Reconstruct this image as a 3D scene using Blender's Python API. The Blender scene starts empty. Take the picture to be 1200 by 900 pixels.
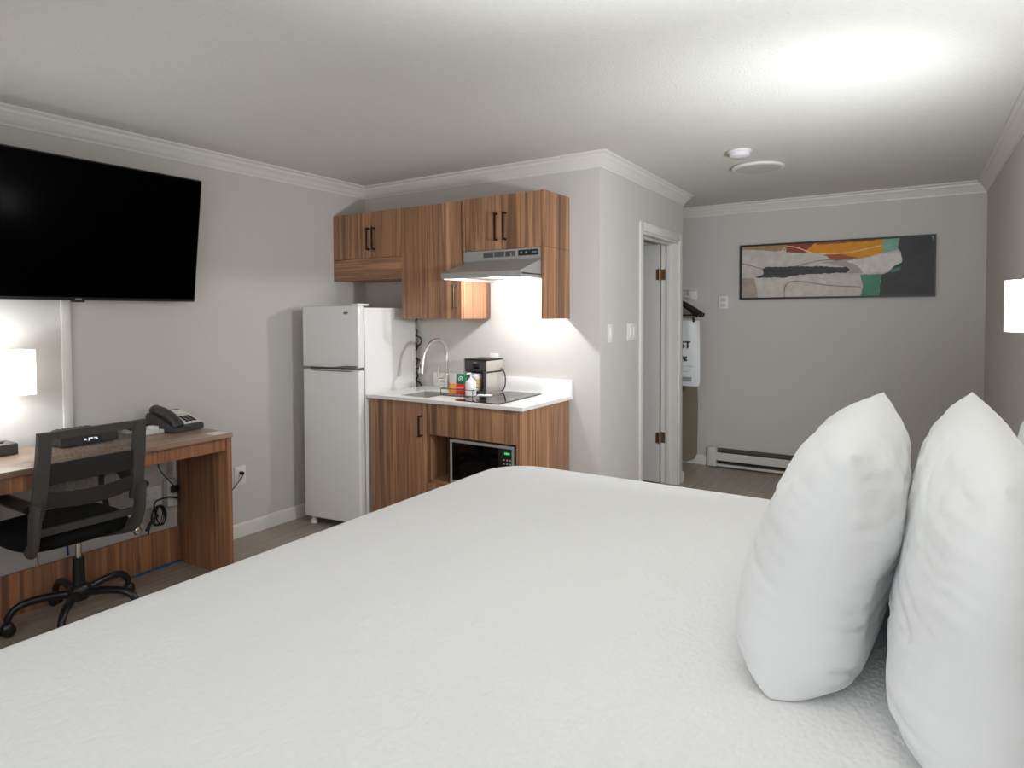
import bpy, bmesh, math, random
from mathutils import Vector, Matrix, noise
random.seed(7)
PI = math.pi
SC = bpy.context.scene
COL = SC.collection

# ------------------------------------------------------------------ dimensions (metres)
B, E, W, R = 2.025, 1.685, 2.403, 4.151      # partition corner, partition end, back wall, right wall
H, HC, CP = 2.441, 2.351, 0.067             # ceiling, crown bottom, crown projection
NEAR = -5.2                                 # wall behind the camera
TOP = 0.912                                 # worktop height
BED = 0.776                                 # bed top

# ------------------------------------------------------------------ materials
MATS = {}
def lin(c):
    def f(v):
        v /= 255.0
        return v/12.92 if v <= 0.04045 else ((v+0.055)/1.055)**2.4
    return tuple(f(v) for v in c) + (1.0,)

def mat(name, rgb, rough=0.5, metal=0.0, spec=0.5, bump=None, emit=None, coat=0.0, sheen=0.0, alpha=None, var=None):
    """rgb in sRGB 0..255; bump=(scale,strength,distance); var=(scale,amount)"""
    if name in MATS: return MATS[name]
    m = bpy.data.materials.new(name); m.use_nodes = True
    nt = m.node_tree; b = nt.nodes['Principled BSDF']
    b.inputs['Base Color'].default_value = lin(rgb)
    b.inputs['Roughness'].default_value = rough
    b.inputs['Metallic'].default_value = metal
    b.inputs['Specular IOR Level'].default_value = spec
    b.inputs['Coat Weight'].default_value = coat
    b.inputs['Sheen Weight'].default_value = sheen
    if emit:
        b.inputs['Emission Color'].default_value = lin(emit[0]); b.inputs['Emission Strength'].default_value = emit[1]
    if alpha is not None: b.inputs['Alpha'].default_value = alpha
    if bump or var:
        tc = nt.nodes.new('ShaderNodeTexCoord')
    if bump:
        n = nt.nodes.new('ShaderNodeTexNoise'); n.inputs['Scale'].default_value = bump[0]; n.inputs['Detail'].default_value = 4
        bp = nt.nodes.new('ShaderNodeBump'); bp.inputs['Strength'].default_value = bump[1]; bp.inputs['Distance'].default_value = bump[2]
        nt.links.new(tc.outputs['Object'], n.inputs['Vector']); nt.links.new(n.outputs['Fac'], bp.inputs['Height'])
        nt.links.new(bp.outputs['Normal'], b.inputs['Normal'])
    if var:
        n = nt.nodes.new('ShaderNodeTexNoise'); n.inputs['Scale'].default_value = var[0]; n.inputs['Detail'].default_value = 3
        r = nt.nodes.new('ShaderNodeValToRGB')
        c = Vector(lin(rgb)[:3])
        r.color_ramp.elements[0].position = 0.3; r.color_ramp.elements[1].position = 0.7
        r.color_ramp.elements[0].color = (*(c*(1-var[1])), 1); r.color_ramp.elements[1].color = (*(c*(1+var[1])), 1)
        nt.links.new(tc.outputs['Object'], n.inputs['Vector']); nt.links.new(n.outputs['Fac'], r.inputs['Fac'])
        nt.links.new(r.outputs['Color'], b.inputs['Base Color'])
    MATS[name] = m
    return m

def wood(name, scale, stops, rough=0.42, fine=None, seed=0.0):
    m = bpy.data.materials.new(name); m.use_nodes = True
    nt = m.node_tree; b = nt.nodes['Principled BSDF']; N = nt.nodes.new; L = nt.links.new
    tc = N('ShaderNodeTexCoord'); oi = N('ShaderNodeObjectInfo')
    mul = N('ShaderNodeMath'); mul.operation = 'MULTIPLY'; mul.inputs[1].default_value = 23.0
    L(oi.outputs['Random'], mul.inputs[0])
    add = N('ShaderNodeVectorMath'); add.operation = 'ADD'
    L(tc.outputs['Object'], add.inputs[0]); L(mul.outputs[0], add.inputs[1])
    mp = N('ShaderNodeMapping'); mp.inputs['Scale'].default_value = scale; mp.inputs['Location'].default_value = (seed, seed*1.7, seed*0.3)
    L(add.outputs[0], mp.inputs['Vector'])
    n1 = N('ShaderNodeTexNoise'); n1.inputs['Scale'].default_value = 1.0; n1.inputs['Detail'].default_value = 2.2; n1.inputs['Roughness'].default_value = 0.55
    L(mp.outputs[0], n1.inputs['Vector'])
    mp2 = N('ShaderNodeMapping'); f = fine or tuple(s*4.6 for s in scale); mp2.inputs['Scale'].default_value = f
    L(add.outputs[0], mp2.inputs['Vector'])
    n2 = N('ShaderNodeTexNoise'); n2.inputs['Scale'].default_value = 1.0; n2.inputs['Detail'].default_value = 3.0
    L(mp2.outputs[0], n2.inputs['Vector'])
    mx = N('ShaderNodeMix'); mx.data_type = 'FLOAT'; mx.inputs[0].default_value = 0.28
    L(n1.outputs['Fac'], mx.inputs[2]); L(n2.outputs['Fac'], mx.inputs[3])
    r = N('ShaderNodeValToRGB'); cr = r.color_ramp
    cr.elements[0].position = stops[0][0]; cr.elements[0].color = lin(stops[0][1])
    cr.elements[1].position = stops[-1][0]; cr.elements[1].color = lin(stops[-1][1])
    for p, c in stops[1:-1]:
        e = cr.elements.new(p); e.color = lin(c)
    L(mx.outputs[0], r.inputs['Fac']); L(r.outputs['Color'], b.inputs['Base Color'])
    bp = N('ShaderNodeBump'); bp.inputs['Strength'].default_value = 0.08; bp.inputs['Distance'].default_value = 0.001
    L(n2.outputs['Fac'], bp.inputs['Height']); L(bp.outputs['Normal'], b.inputs['Normal'])
    b.inputs['Roughness'].default_value = rough
    return m

CAB = [(0.33, (92, 65, 48)), (0.41, (128, 92, 67)), (0.46, (168, 126, 91)), (0.50, (122, 87, 64)), (0.55, (152, 112, 83)), (0.59, (138, 99, 73)), (0.66, (182, 139, 103))]
DSK = [(0.33, (88, 60, 46)), (0.41, (126, 88, 64)), (0.46, (168, 117, 80)), (0.50, (124, 86, 64)), (0.55, (154, 109, 78)), (0.59, (136, 97, 72)), (0.67, (186, 136, 96))]
def lift(st, k): return [(p, tuple(min(255, c*k) for c in col)) for p, col in st]
CAB = lift(CAB, 1.10); DSK = lift(DSK, 1.12)
M_CABV = wood('walnut_laminate_vertical', (9, 9, 0.22), CAB)
M_CABH = wood('walnut_laminate_horizontal', (0.3, 8, 12), CAB, seed=3)
M_DSKV = wood('desk_walnut_vertical', (7.5, 7.5, 0.2), DSK, seed=5)
M_DSKT = wood('desk_walnut_top', (15, 0.5, 15), [(0.3, (118, 96, 82)), (0.5, (158, 132, 114)), (0.7, (184, 158, 138))], rough=0.33, seed=8)

M_WALL = mat('grey_wall_paint', (207, 203, 198), 0.75, spec=0.3, bump=(180, 0.06, 0.002))
M_TRIM = mat('white_trim_paint', (226, 223, 217), 0.45)
M_DOOR = mat('white_door_paint', (212, 210, 207), 0.5)
M_WHITE = mat('white_plastic', (232, 231, 228), 0.35)
M_FRIDGE = mat('white_enamel', (240, 240, 238), 0.2, bump=(220, 0.05, 0.001))
M_GASK = mat('grey_gasket', (120, 120, 120), 0.6)
M_STONE = mat('white_quartz', (242, 240, 237), 0.22, var=(35, 0.012))
M_STEEL = mat('brushed_steel', (190, 188, 184), 0.38, metal=0.45, bump=(90, 0.05, 0.001))
M_HOOD = mat('hood_steel', (182, 180, 177), 0.36, metal=0.35)
M_CHROME = mat('chrome', (225, 222, 216), 0.1, metal=1.0)
M_NICKEL = mat('brushed_nickel', (206, 199, 189), 0.28, metal=0.8)
M_BLACKM = mat('black_metal_handle', (34, 25, 20), 0.4, metal=0.4)
M_BLKGLASS = mat('black_glass', (6, 6, 7), 0.06, spec=0.5)
M_TV = mat('tv_screen', (0, 0, 0), 0.12, spec=0.03)
M_BLK = mat('black_plastic', (22, 21, 21), 0.42)
M_CHAIR = mat('charcoal_plastic', (74, 72, 69), 0.5)
M_CHAIRB = mat('black_nylon', (26, 25, 25), 0.33)
M_SEAT = mat('black_seat_fabric', (24, 23, 23), 0.9, bump=(900, 0.3, 0.001), spec=0.2)
M_BRASS = mat('aged_brass', (150, 112, 78), 0.4, metal=0.8)
M_DARKG = mat('dark_grey_plastic', (68, 66, 65), 0.42)
M_PAPER = mat('white_paper', (236, 235, 232), 0.8)
M_GREEN = mat('green_foil', (16, 122, 74), 0.35)
M_RED = mat('red_paper', (212, 48, 44), 0.5)
M_ORANGE = mat('orange_paper', (236, 160, 74), 0.5)
M_BLUE = mat('blue_tape', (52, 104, 150), 0.6)
M_CORD = mat('black_cord', (20, 19, 19), 0.55)
M_TAUPE = mat('taupe_board_cover', (142, 129, 108), 0.85, bump=(500, 0.2, 0.001))
M_TEXT = mat('black_print', (28, 28, 30), 0.7)
M_GREYP = mat('grey_print', (150, 150, 150), 0.7)
M_VENT = mat('dark_slot', (48, 46, 44), 0.6)
M_SHADE = mat('lit_lamp_shade', (250, 248, 244), 0.8, emit=((255, 252, 248), 2.2))
M_LENS = mat('hood_lamp_lens', (255, 252, 246), 0.4, emit=((255, 250, 242), 6.0))
M_HEAT = mat('heater_enamel', (214, 211, 204), 0.4)
M_BAG = mat('laundry_bag_plastic', (226, 227, 227), 0.55, bump=(9, 0.25, 0.02))
M_SLIP = mat('pillowcase_cotton', (230, 230, 229), 0.75, spec=0.25, sheen=0.1, bump=(5.0, 0.16, 0.02))

def mesh_fabric():
    m = bpy.data.materials.new('see_through_mesh'); m.use_nodes = True
    nt = m.node_tree; b = nt.nodes['Principled BSDF']; N = nt.nodes.new; L = nt.links.new
    b.inputs['Base Color'].default_value = lin((48, 47, 46)); b.inputs['Roughness'].default_value = 0.8
    tc = N('ShaderNodeTexCoord'); mp = N('ShaderNodeMapping'); mp.inputs['Scale'].default_value = (1, 260, 260)
    L(tc.outputs['Object'], mp.inputs['Vector'])
    ck = N('ShaderNodeTexVoronoi'); ck.inputs['Scale'].default_value = 1.0; ck.inputs['Randomness'].default_value = 0.15
    L(mp.outputs[0], ck.inputs['Vector'])
    gt = N('ShaderNodeMath'); gt.operation = 'GREATER_THAN'; gt.inputs[1].default_value = 0.47
    L(ck.outputs['Distance'], gt.inputs[0])
    tr = N('ShaderNodeBsdfTransparent'); mx = N('ShaderNodeMixShader')
    L(gt.outputs[0], mx.inputs[0]); L(tr.outputs[0], mx.inputs[1]); L(b.outputs[0], mx.inputs[2])
    L(mx.outputs[0], nt.nodes['Material Output'].inputs['Surface'])
    return m
M_MESH = mesh_fabric()

def ceiling_mat():
    m = bpy.data.materials.new('stippled_ceiling'); m.use_nodes = True
    nt = m.node_tree; b = nt.nodes['Principled BSDF']; N = nt.nodes.new; L = nt.links.new
    b.inputs['Base Color'].default_value = lin((224, 222, 216)); b.inputs['Roughness'].default_value = 0.9
    b.inputs['Specular IOR Level'].default_value = 0.2
    tc = N('ShaderNodeTexCoord')
    n = N('ShaderNodeTexNoise'); n.inputs['Scale'].default_value = 88; n.inputs['Detail'].default_value = 3; n.inputs['Roughness'].default_value = 0.65
    L(tc.outputs['Object'], n.inputs['Vector'])
    bp = N('ShaderNodeBump'); bp.inputs['Strength'].default_value = 0.85; bp.inputs['Distance'].default_value = 0.006
    L(n.outputs['Fac'], bp.inputs['Height']); L(bp.outputs['Normal'], b.inputs['Normal'])
    return m
M_CEIL = ceiling_mat()

def floor_mat():
    m = bpy.data.materials.new('grey_vinyl_planks'); m.use_nodes = True
    nt = m.node_tree; b = nt.nodes['Principled BSDF']; N = nt.nodes.new; L = nt.links.new
    tc = N('ShaderNodeTexCoord')
    mp = N('ShaderNodeMapping'); mp.inputs['Rotation'].default_value = (0, 0, PI/2)
    L(tc.outputs['Object'], mp.inputs['Vector'])
    br = N('ShaderNodeTexBrick'); br.inputs['Scale'].default_value = 1.0
    br.inputs['Brick Width'].default_value = 1.22; br.inputs['Row Height'].default_value = 0.18
    br.inputs['Mortar Size'].default_value = 0.0012; br.offset = 0.37
    br.inputs['Color1'].default_value = (0.35, 0.35, 0.35, 1); br.inputs['Color2'].default_value = (0.7, 0.7, 0.7, 1); br.inputs['Mortar'].default_value = (0, 0, 0, 1)
    L(mp.outputs[0], br.inputs['Vector'])
    mp2 = N('ShaderNodeMapping'); mp2.inputs['Scale'].default_value = (38, 1.6, 1)
    L(tc.outputs['Object'], mp2.inputs['Vector'])
    n = N('ShaderNodeTexNoise'); n.inputs['Scale'].default_value = 1; n.inputs['Detail'].default_value = 5
    L(mp2.outputs[0], n.inputs['Vector'])
    mx = N('ShaderNodeMix'); mx.data_type = 'FLOAT'; mx.inputs[0].default_value = 0.42
    L(n.outputs['Fac'], mx.inputs[2]); L(br.outputs['Color'], mx.inputs[3])
    r = N('ShaderNodeValToRGB'); r.color_ramp.elements[0].position = 0.25; r.color_ramp.elements[0].color = lin((140, 127, 115))
    r.color_ramp.elements[1].position = 0.75; r.color_ramp.elements[1].color = lin((192, 178, 163))
    L(mx.outputs[0], r.inputs['Fac']); L(r.outputs['Color'], b.inputs['Base Color'])
    b.inputs['Roughness'].default_value = 0.4
    return m
M_FLOOR = floor_mat()

def coverlet_mat():
    m = bpy.data.materials.new('white_matelasse'); m.use_nodes = True
    nt = m.node_tree; b = nt.nodes['Principled BSDF']; N = nt.nodes.new; L = nt.links.new
    b.inputs['Base Color'].default_value = lin((236, 236, 235)); b.inputs['Roughness'].default_value = 0.85; b.inputs['Specular IOR Level'].default_value = 0.2
    tc = N('ShaderNodeTexCoord')
    mp = N('ShaderNodeMapping'); mp.inputs['Scale'].default_value = (120, 70, 90); mp.inputs['Rotation'].default_value = (0, 0, 0.0)
    L(tc.outputs['Object'], mp.inputs['Vector'])
    v = N('ShaderNodeTexVoronoi'); v.feature = 'SMOOTH_F1'; v.inputs['Scale'].default_value = 1.0; v.inputs['Randomness'].default_value = 0.8
    L(mp.outputs[0], v.inputs['Vector'])
    n = N('ShaderNodeTexNoise'); n.inputs['Scale'].default_value = 38; n.inputs['Detail'].default_value = 2
    L(tc.outputs['Object'], n.inputs['Vector'])
    ad = N('ShaderNodeMath'); ad.operation = 'MULTIPLY_ADD'; ad.inputs[1].default_value = .5
    L(n.outputs['Fac'], ad.inputs[0]); L(v.outputs['Distance'], ad.inputs[2])
    bp = N('ShaderNodeBump'); bp.inputs['Strength'].default_value = 0.5; bp.inputs['Distance'].default_value = 0.0045
    L(ad.outputs[0], bp.inputs['Height']); L(bp.outputs['Normal'], b.inputs['Normal'])
    return m
M_COVER = coverlet_mat()

# ------------------------------------------------------------------ geometry helpers
def bm_(): return bmesh.new()

def box(bm, x0, x1, y0, y1, z0, z1, bev=0.0, seg=2, M=None):
    vs = [bm.verts.new((x, y, z)) for x in (x0, x1) for y in (y0, y1) for z in (z0, z1)]
    q = [(0, 1, 3, 2), (4, 6, 7, 5), (0, 4, 5, 1), (2, 3, 7, 6), (0, 2, 6, 4), (1, 5, 7, 3)]
    fs = [bm.faces.new([vs[i] for i in f]) for f in q]
    allv = vs
    if bev > 0:
        es = list({e for f in fs for e in f.edges})
        r = bmesh.ops.bevel(bm, geom=es, offset=bev, segments=seg, profile=0.5, affect='EDGES')
        allv = list({v for f in r['faces'] for v in f.verts} | {v for v in vs if v.is_valid})
    if M is not None:
        for v in allv: v.co = M @ v.co
    return allv

def frame_of(d):
    d = d.normalized()
    a = Vector((0, 0, 1)) if abs(d.z) < 0.9 else Vector((1, 0, 0))
    u = d.cross(a).normalized()
    return u, d.cross(u).normalized()

def cyl(bm, p0, p1, r0, r1=None, n=24, caps=True):
    p0, p1 = Vector(p0), Vector(p1); r1 = r0 if r1 is None else r1
    u, w = frame_of(p1-p0)
    a = [bm.verts.new(p0+(u*math.cos(2*PI*i/n)+w*math.sin(2*PI*i/n))*r0) for i in range(n)]
    b = [bm.verts.new(p1+(u*math.cos(2*PI*i/n)+w*math.sin(2*PI*i/n))*r1) for i in range(n)]
    for i in range(n):
        j = (i+1) % n
        bm.faces.new((a[i], a[j], b[j], b[i]))
    if caps:
        bm.faces.new(a[::-1]); bm.faces.new(b)

def catmull(pts, k=6):
    P = [Vector(p) for p in pts]
    if len(P) < 3: return P
    out = []
    for i in range(len(P)-1):
        p0 = P[i-1] if i else P[0]*2-P[1]
        p1, p2 = P[i], P[i+1]
        p3 = P[i+2] if i+2 < len(P) else P[-1]*2-P[-2]
        for j in range(k):
            t = j/k
            out.append(0.5*((2*p1)+(p2-p0)*t+(2*p0-5*p1+4*p2-p3)*t*t+(3*p1-p0-3*p2+p3)*t**3))
    out.append(P[-1])
    return out

def tube(bm, pts, r, n=10, smooth=True, k=6, rad=None, flat=1.0):
    P = catmull(pts, k) if smooth else [Vector(p) for p in pts]
    rings = []; u = None
    for i, p in enumerate(P):
        d = (P[min(i+1, len(P)-1)]-P[max(i-1, 0)]).normalized()
        if u is None: u, w = frame_of(d)
        else:
            u = (u-d*u.dot(d)).normalized(); w = d.cross(u)
        rr = r if rad is None else rad(i/(len(P)-1))
        rings.append([bm.verts.new(p+(u*math.cos(2*PI*j/n)*flat+w*math.sin(2*PI*j/n))*rr) for j in range(n)])
    for a, b in zip(rings, rings[1:]):
        for j in range(n):
            bm.faces.new((a[j], a[(j+1) % n], b[(j+1) % n], b[j]))
    bm.faces.new(rings[0][::-1]); bm.faces.new(rings[-1])

def lathe(bm, prof, c=(0, 0, 0), n=32, axis=(0, 0, 1), capped=True):
    ax = Vector(axis).normalized(); u, w = frame_of(ax); c = Vector(c)
    rings = []
    for r, z in prof:
        if r < 1e-6: rings.append([bm.verts.new(c+ax*z)])
        else: rings.append([bm.verts.new(c+ax*z+(u*math.cos(2*PI*j/n)+w*math.sin(2*PI*j/n))*r) for j in range(n)])
    for a, b in zip(rings, rings[1:]):
        if len(a) == 1 and len(b) == 1: continue
        for j in range(n):
            k = (j+1) % n
            if len(a) == 1: bm.faces.new((a[0], b[k], b[j]))
            elif len(b) == 1: bm.faces.new((a[j], a[k], b[0]))
            else: bm.faces.new((a[j], a[k], b[k], b[j]))
    if capped:
        for rg in (rings[0], rings[-1]):
            if len(rg) > 1: bm.faces.new(rg)

def prism(bm, poly, f0, f1):
    """poly: 2-D points; f0,f1 map a point to 3-D for both ends"""
    a = [bm.verts.new(f0(*p)) for p in poly]; b = [bm.verts.new(f1(*p)) for p in poly]
    n = len(poly)
    for i in range(n):
        j = (i+1) % n
        bm.faces.new((a[i], a[j], b[j], b[i]))
    bm.faces.new(a[::-1]); bm.faces.new(b)

def ring_box(bm, x0, x1, y0, y1, z0, z1, t):
    """open rectangular tube (wall thickness t), vertical axis"""
    for (a, b, c, d) in ((x0, x1, y0, y0+t), (x0, x1, y1-t, y1), (x0, x0+t, y0+t, y1-t), (x1-t, x1, y0+t, y1-t)):
        box(bm, a, b, c, d, z0, z1)

WM = {}
def finish(name, bm, m, parent=None, local=False, smooth=40, mats=None):
    if parent is not None and not local:
        inv = WM[parent.name].inverted()
        bmesh.ops.transform(bm, matrix=inv, verts=bm.verts)
    bmesh.ops.recalc_face_normals(bm, faces=bm.faces)
    me = bpy.data.meshes.new(name); bm.to_mesh(me); bm.free()
    for mm in (mats or [m]): me.materials.append(mm)
    if smooth:
        for p in me.polygons: p.use_smooth = True
        me.set_sharp_from_angle(angle=math.radians(smooth))
    o = bpy.data.objects.new(name, me); COL.objects.link(o)
    if parent is not None:
        o.parent = parent
        WM[o.name] = WM[parent.name].copy()
    return o
part = finish

def tag(o, label, cat, group=None):
    o['label'] = label; o['category'] = cat
    if group: o['group'] = group
    return o

def thing(name, label, cat, loc=(0, 0, 0), rz=0.0, group=None):
    o = bpy.data.objects.new(name, None); COL.objects.link(o)
    o.empty_display_size = 0.1
    o.location = loc; o.rotation_euler = (0, 0, rz)
    WM[o.name] = Matrix.Translation(loc) @ Matrix.Rotation(rz, 4, 'Z')
    return tag(o, label, cat, group)

def solo(name, bm, m, label, cat, group=None, smooth=40, mats=None):
    """thing that is one mesh; origin at the middle of its base"""
    xs = [v.co.x for v in bm.verts]; ys = [v.co.y for v in bm.verts]; zs = [v.co.z for v in bm.verts]
    c = Vector(((min(xs)+max(xs))/2, (min(ys)+max(ys))/2, min(zs)))
    bmesh.ops.translate(bm, vec=-c, verts=bm.verts)
    o = finish(name, bm, m, None, smooth=smooth, mats=mats)
    o.location = c
    WM[o.name] = Matrix.Translation(c)
    return tag(o, label, cat, group)

def struct(name, bm, m, parent=None, smooth=40, mats=None, local=False):
    if parent is None:
        o = finish(name, bm, m, None, smooth=smooth, mats=mats); WM[o.name] = Matrix.Identity(4)
    else:
        o = finish(name, bm, m, parent, smooth=smooth, mats=mats)
    o['kind'] = 'structure'
    return o

# ------------------------------------------------------------------ room shell
T = 0.12
b = bm_(); box(b, -T, R+T, NEAR-T, W+T, -0.10, 0.0); struct('floor', b, M_FLOOR)
b = bm_(); box(b, -T, R+T, NEAR-T, W+T, H, H+0.1); struct('ceiling', b, M_CEIL)
b = bm_(); box(b, -T, 0, NEAR, W+T, 0, H); struct('wall_left', b, M_WALL)
b = bm_(); box(b, 0, B-0.14, 0, T, 0, H); struct('wall_kitchen', b, M_WALL)
# partition with the bathroom doorway
DY0, DY1, DZ = 0.725, 1.563, 2.035
b = bm_()
box(b, B-0.14, B, 0, DY0, 0, H); box(b, B-0.14, B, DY1, E, 0, H); box(b, B-0.14, B, DY0, DY1, DZ, H)
bmesh.ops.remove_doubles(b, verts=b.verts, dist=1e-5)
struct('wall_partition', b, M_WALL)
b = bm_(); box(b, 1.15, B-0.14, E-T, E, 0, H); struct('wall_closet', b, M_WALL)
b = bm_(); box(b, 1.15-T, 1.15, E, W, 0, H); struct('wall_closet_end', b, M_WALL)
b = bm_(); box(b, 0, R+T, W, W+T, 0, H); struct('wall_back', b, M_WALL)
b = bm_(); box(b, R, R+T, NEAR, W, 0, H); struct('wall_right', b, M_WALL)
# wall behind the camera with a wide opening added for fill light
WX0, WX1, WZ0, WZ1 = 1.55, 3.95, 0.75, 2.15
b = bm_()
box(b, -T, WX0, NEAR-T, NEAR, 0, H); box(b, WX1, R+T, NEAR-T, NEAR, 0, H)
box(b, WX0, WX1, NEAR-T, NEAR, 0, WZ0); box(b, WX0, WX1, NEAR-T, NEAR, WZ1, H)
struct('wall_near', b, M_WALL)
b = bm_()
for (a, c, d, e) in ((WX0, WX1, WZ0, WZ0+.05), (WX0, WX1, WZ1-.05, WZ1), (WX0, WX0+.05, WZ0+.05, WZ1-.05), (WX1-.05, WX1, WZ0+.05, WZ1-.05), (2.725, 2.775, WZ0+.05, WZ1-.05)):
    box(b, a, c, NEAR-.09, NEAR-.03, d, e, .004)
struct('added_window_1', b, M_TRIM)  # unseen window frame, made up to carry the fill light

# crown mouldings
CROWN = [(0, -.090), (.007, -.090), (.009, -.078), (.020, -.066), (.024, -.054), (.036, -.040), (.047, -.030), (.050, -.018), (.060, -.014), (.067, -.008), (.067, 0), (0, 0)]
def crown(name, p0, p1, nrm, m0, m1):
    p0, p1, n = Vector(p0), Vector(p1), Vector(nrm)
    d = (p1-p0).normalized()
    bb = bm_()
    prism(bb, CROWN, lambda a, z: (*(p0+n*a+d*a*m0), H+z), lambda a, z: (*(p1+n*a+d*a*m1), H+z))
    return struct(name, bb, M_TRIM, smooth=25)
crown('trim_1', (0, NEAR), (0, 0), (1, 0), 0, -1)
crown('trim_2', (0, 0), (B, 0), (0, -1), 1, 1)
crown('trim_3', (B, 0), (B, E), (1, 0), -1, 1)
crown('trim_4', (1.15, W), (R, W), (0, -1), 0, -1)
crown('trim_5', (R, NEAR), (R, W), (-1, 0), 0, -1)
crown('trim_6', (B, E), (1.15, E), (0, 1), -1, 0)

# baseboards
BBP = [(0, 0), (.013, 0), (.013, .072), (.009, .084), (.004, .090), (0, .090)]
def base(name, p0, p1, nrm, m0=0, m1=0):
    p0, p1, n = Vector(p0), Vector(p1), Vector(nrm); d = (p1-p0).normalized()
    bb = bm_()
    prism(bb, BBP, lambda a, z: (*(p0+n*a+d*a*m0), z), lambda a, z: (*(p1+n*a+d*a*m1), z))
    return struct(name, bb, M_TRIM, smooth=25)
base('baseboard_left', (0, NEAR), (0, 0), (1, 0), 0, -1)
base('baseboard_kitchen', (0, 0), (B, 0), (0, -1), 1, 1)
base('baseboard_partition', (B, 0), (B, DY0-.062), (1, 0), -1, 0)
base('baseboard_partition_end', (B, DY1+.062), (B, E), (1, 0), 0, 1)
base('baseboard_closet', (B, E), (1.15, E), (0, 1), -1, 0)
base('baseboard_back', (1.15, W), (R, W), (0, -1), 0, -1)
base('baseboard_right', (R, NEAR), (R, W), (-1, 0), 0, -1)

# door casing, jamb and door leaf
b = bm_()
CW, CT = 0.062, 0.014
def casing(y0, y1, z0, z1): box(b, B, B+CT, y0, y1, z0, z1, .004)
casing(DY0-CW, DY0, 0, DZ+CW); casing(DY1, DY1+CW, 0, DZ+CW); casing(DY0, DY1, DZ, DZ+CW)
struct('trim_7', b, M_TRIM)
b = bm_()
XJ = B-0.14
box(b, XJ, B, DY0, DY0+.018, 0, DZ); box(b, XJ, B, DY1-.018, DY1, 0, DZ); box(b, XJ, B, DY0+.018, DY1-.018, DZ-.018, DZ)
box(b, XJ+.045, XJ+.08, DY0+.018, DY0+.03, 0, DZ-.018, .002); box(b, XJ+.045, XJ+.08, DY1-.03, DY1-.018, 0, DZ-.018, .002)
box(b, XJ+.045, XJ+.08, DY0+.03, DY1-.03, DZ-.03, DZ-.018, .002)
struct('trim_8', b, M_TRIM)
b = bm_()
LX1 = XJ-.006
box(b, LX1-.80, LX1, DY1-.020-.038, DY1-.020, .012, DZ-.02, .002)
door = struct('door_1', b, M_DOOR)
for z in (.39, 1.765):
    b = bm_()
    cyl(b, (XJ-.001, DY1-.067, z-.045), (XJ-.001, DY1-.067, z+.045), .007, n=12)
    cyl(b, (XJ-.001, DY1-.067, z-.050), (XJ-.001, DY1-.067, z+.050), .0035, n=10)
    box(b, XJ+.002, XJ+.036, DY1-.0215, DY1-.0185, z-.045, z+.045)
    box(b, XJ-.030, XJ-.004, DY1-.062, DY1-.059, z-.045, z+.045)
    part('hinge', b, M_BRASS, door)
b = bm_()
lathe(b, [(.0, -.002), (.03, -.002), (.03, .004), (.012, .01), (.011, .03), (.024, .042), (.027, .055), (.018, .066), (0, .068)], (LX1-.73, DY1-.059, .95), axis=(0, -1, 0))
part('knob', b, M_CHROME, door)
# bathroom interior behind the doorway
b = bm_(); box(b, .3, .42, T, E-T, 0, H); struct('wall_bathroom', b, M_WALL)

# ------------------------------------------------------------------ television
tvx0, tvx1 = 0.095, 0.195
a = math.atan2(.098, .70)
TVM = Matrix.Translation((.10, -2.105, 1.520)) @ Matrix.Rotation(a, 4, 'Y')
tv = thing('television', 'large black flat-screen television tilted down on the grey wall above the desk', 'television', (.10, -2.105, 1.52))
TW, TH = 1.235, .705
b = bm_(); box(b, -.035, 0, -TW/2, TW/2, 0, TH, .004, M=TVM); part('casing', b, M_BLK, tv)
b = bm_(); box(b, .0003, .003, -TW/2+.008, TW/2-.008, .016, TH-.008, M=TVM); part('screen', b, M_TV, tv)
b = bm_(); box(b, -.02, .002, -.03, .03, -.010, .001, .003, M=TVM); part('sensor_bump', b, M_BLK, tv)
b = bm_(); box(b, .0005, .0035, -.014, .014, .005, .010, M=TVM); part('logo', b, M_GREYP, tv)
b = bm_()
box(b, .001, .016, -2.30, -1.91, 1.68, 2.06, .003)
for y in (-2.27, -1.95): tube(b, [(.012, y, 1.95), (.11, y, 1.95)], .014, smooth=False); tube(b, [(.012, y, 1.72), (.08, y, 1.72)], .014, smooth=False)
part('wall_mount', b, M_BLK, tv)

# cable cover below the television
b = bm_(); box(b, .0005, .016, -2.150, -2.106, .80, 1.62, .004); box(b, .0005, .016, -2.150, -2.106, .42, .797, .004)
solo('cable_cover', b, M_TRIM, 'white vertical cable cover on the wall between television and desk', 'cable cover')

# ------------------------------------------------------------------ desk
DX, DZT = .545, .80
DYR, DYL = -1.555, -3.35
desk = thing('desk', 'long walnut laminate desk along the grey wall under the television', 'desk', (.29, (DYR+DYL)/2, 0))
b = bm_(); box(b, .022, DX, DYL, DYR, DZT-.026, DZT, .002); part('desktop', b, M_DSKT, desk)
b = bm_(); box(b, DX-.045, DX-.022, DYL+.03, DYR-.028, DZT-.096, DZT-.0265, .001); part('apron', b, M_DSKV, desk)
for y in (DYR-.027, DYL):
    b = bm_(); box(b, .03, DX-.012, y, y+.027, 0.001, DZT-.0265, .002); part('side_panel', b, M_DSKV, desk)
b = bm_(); box(b, .034, .052, DYL+.0275, DYR-.0275, .001, .205, .001); part('kick_panel', b, M_DSKV, desk)

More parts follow.
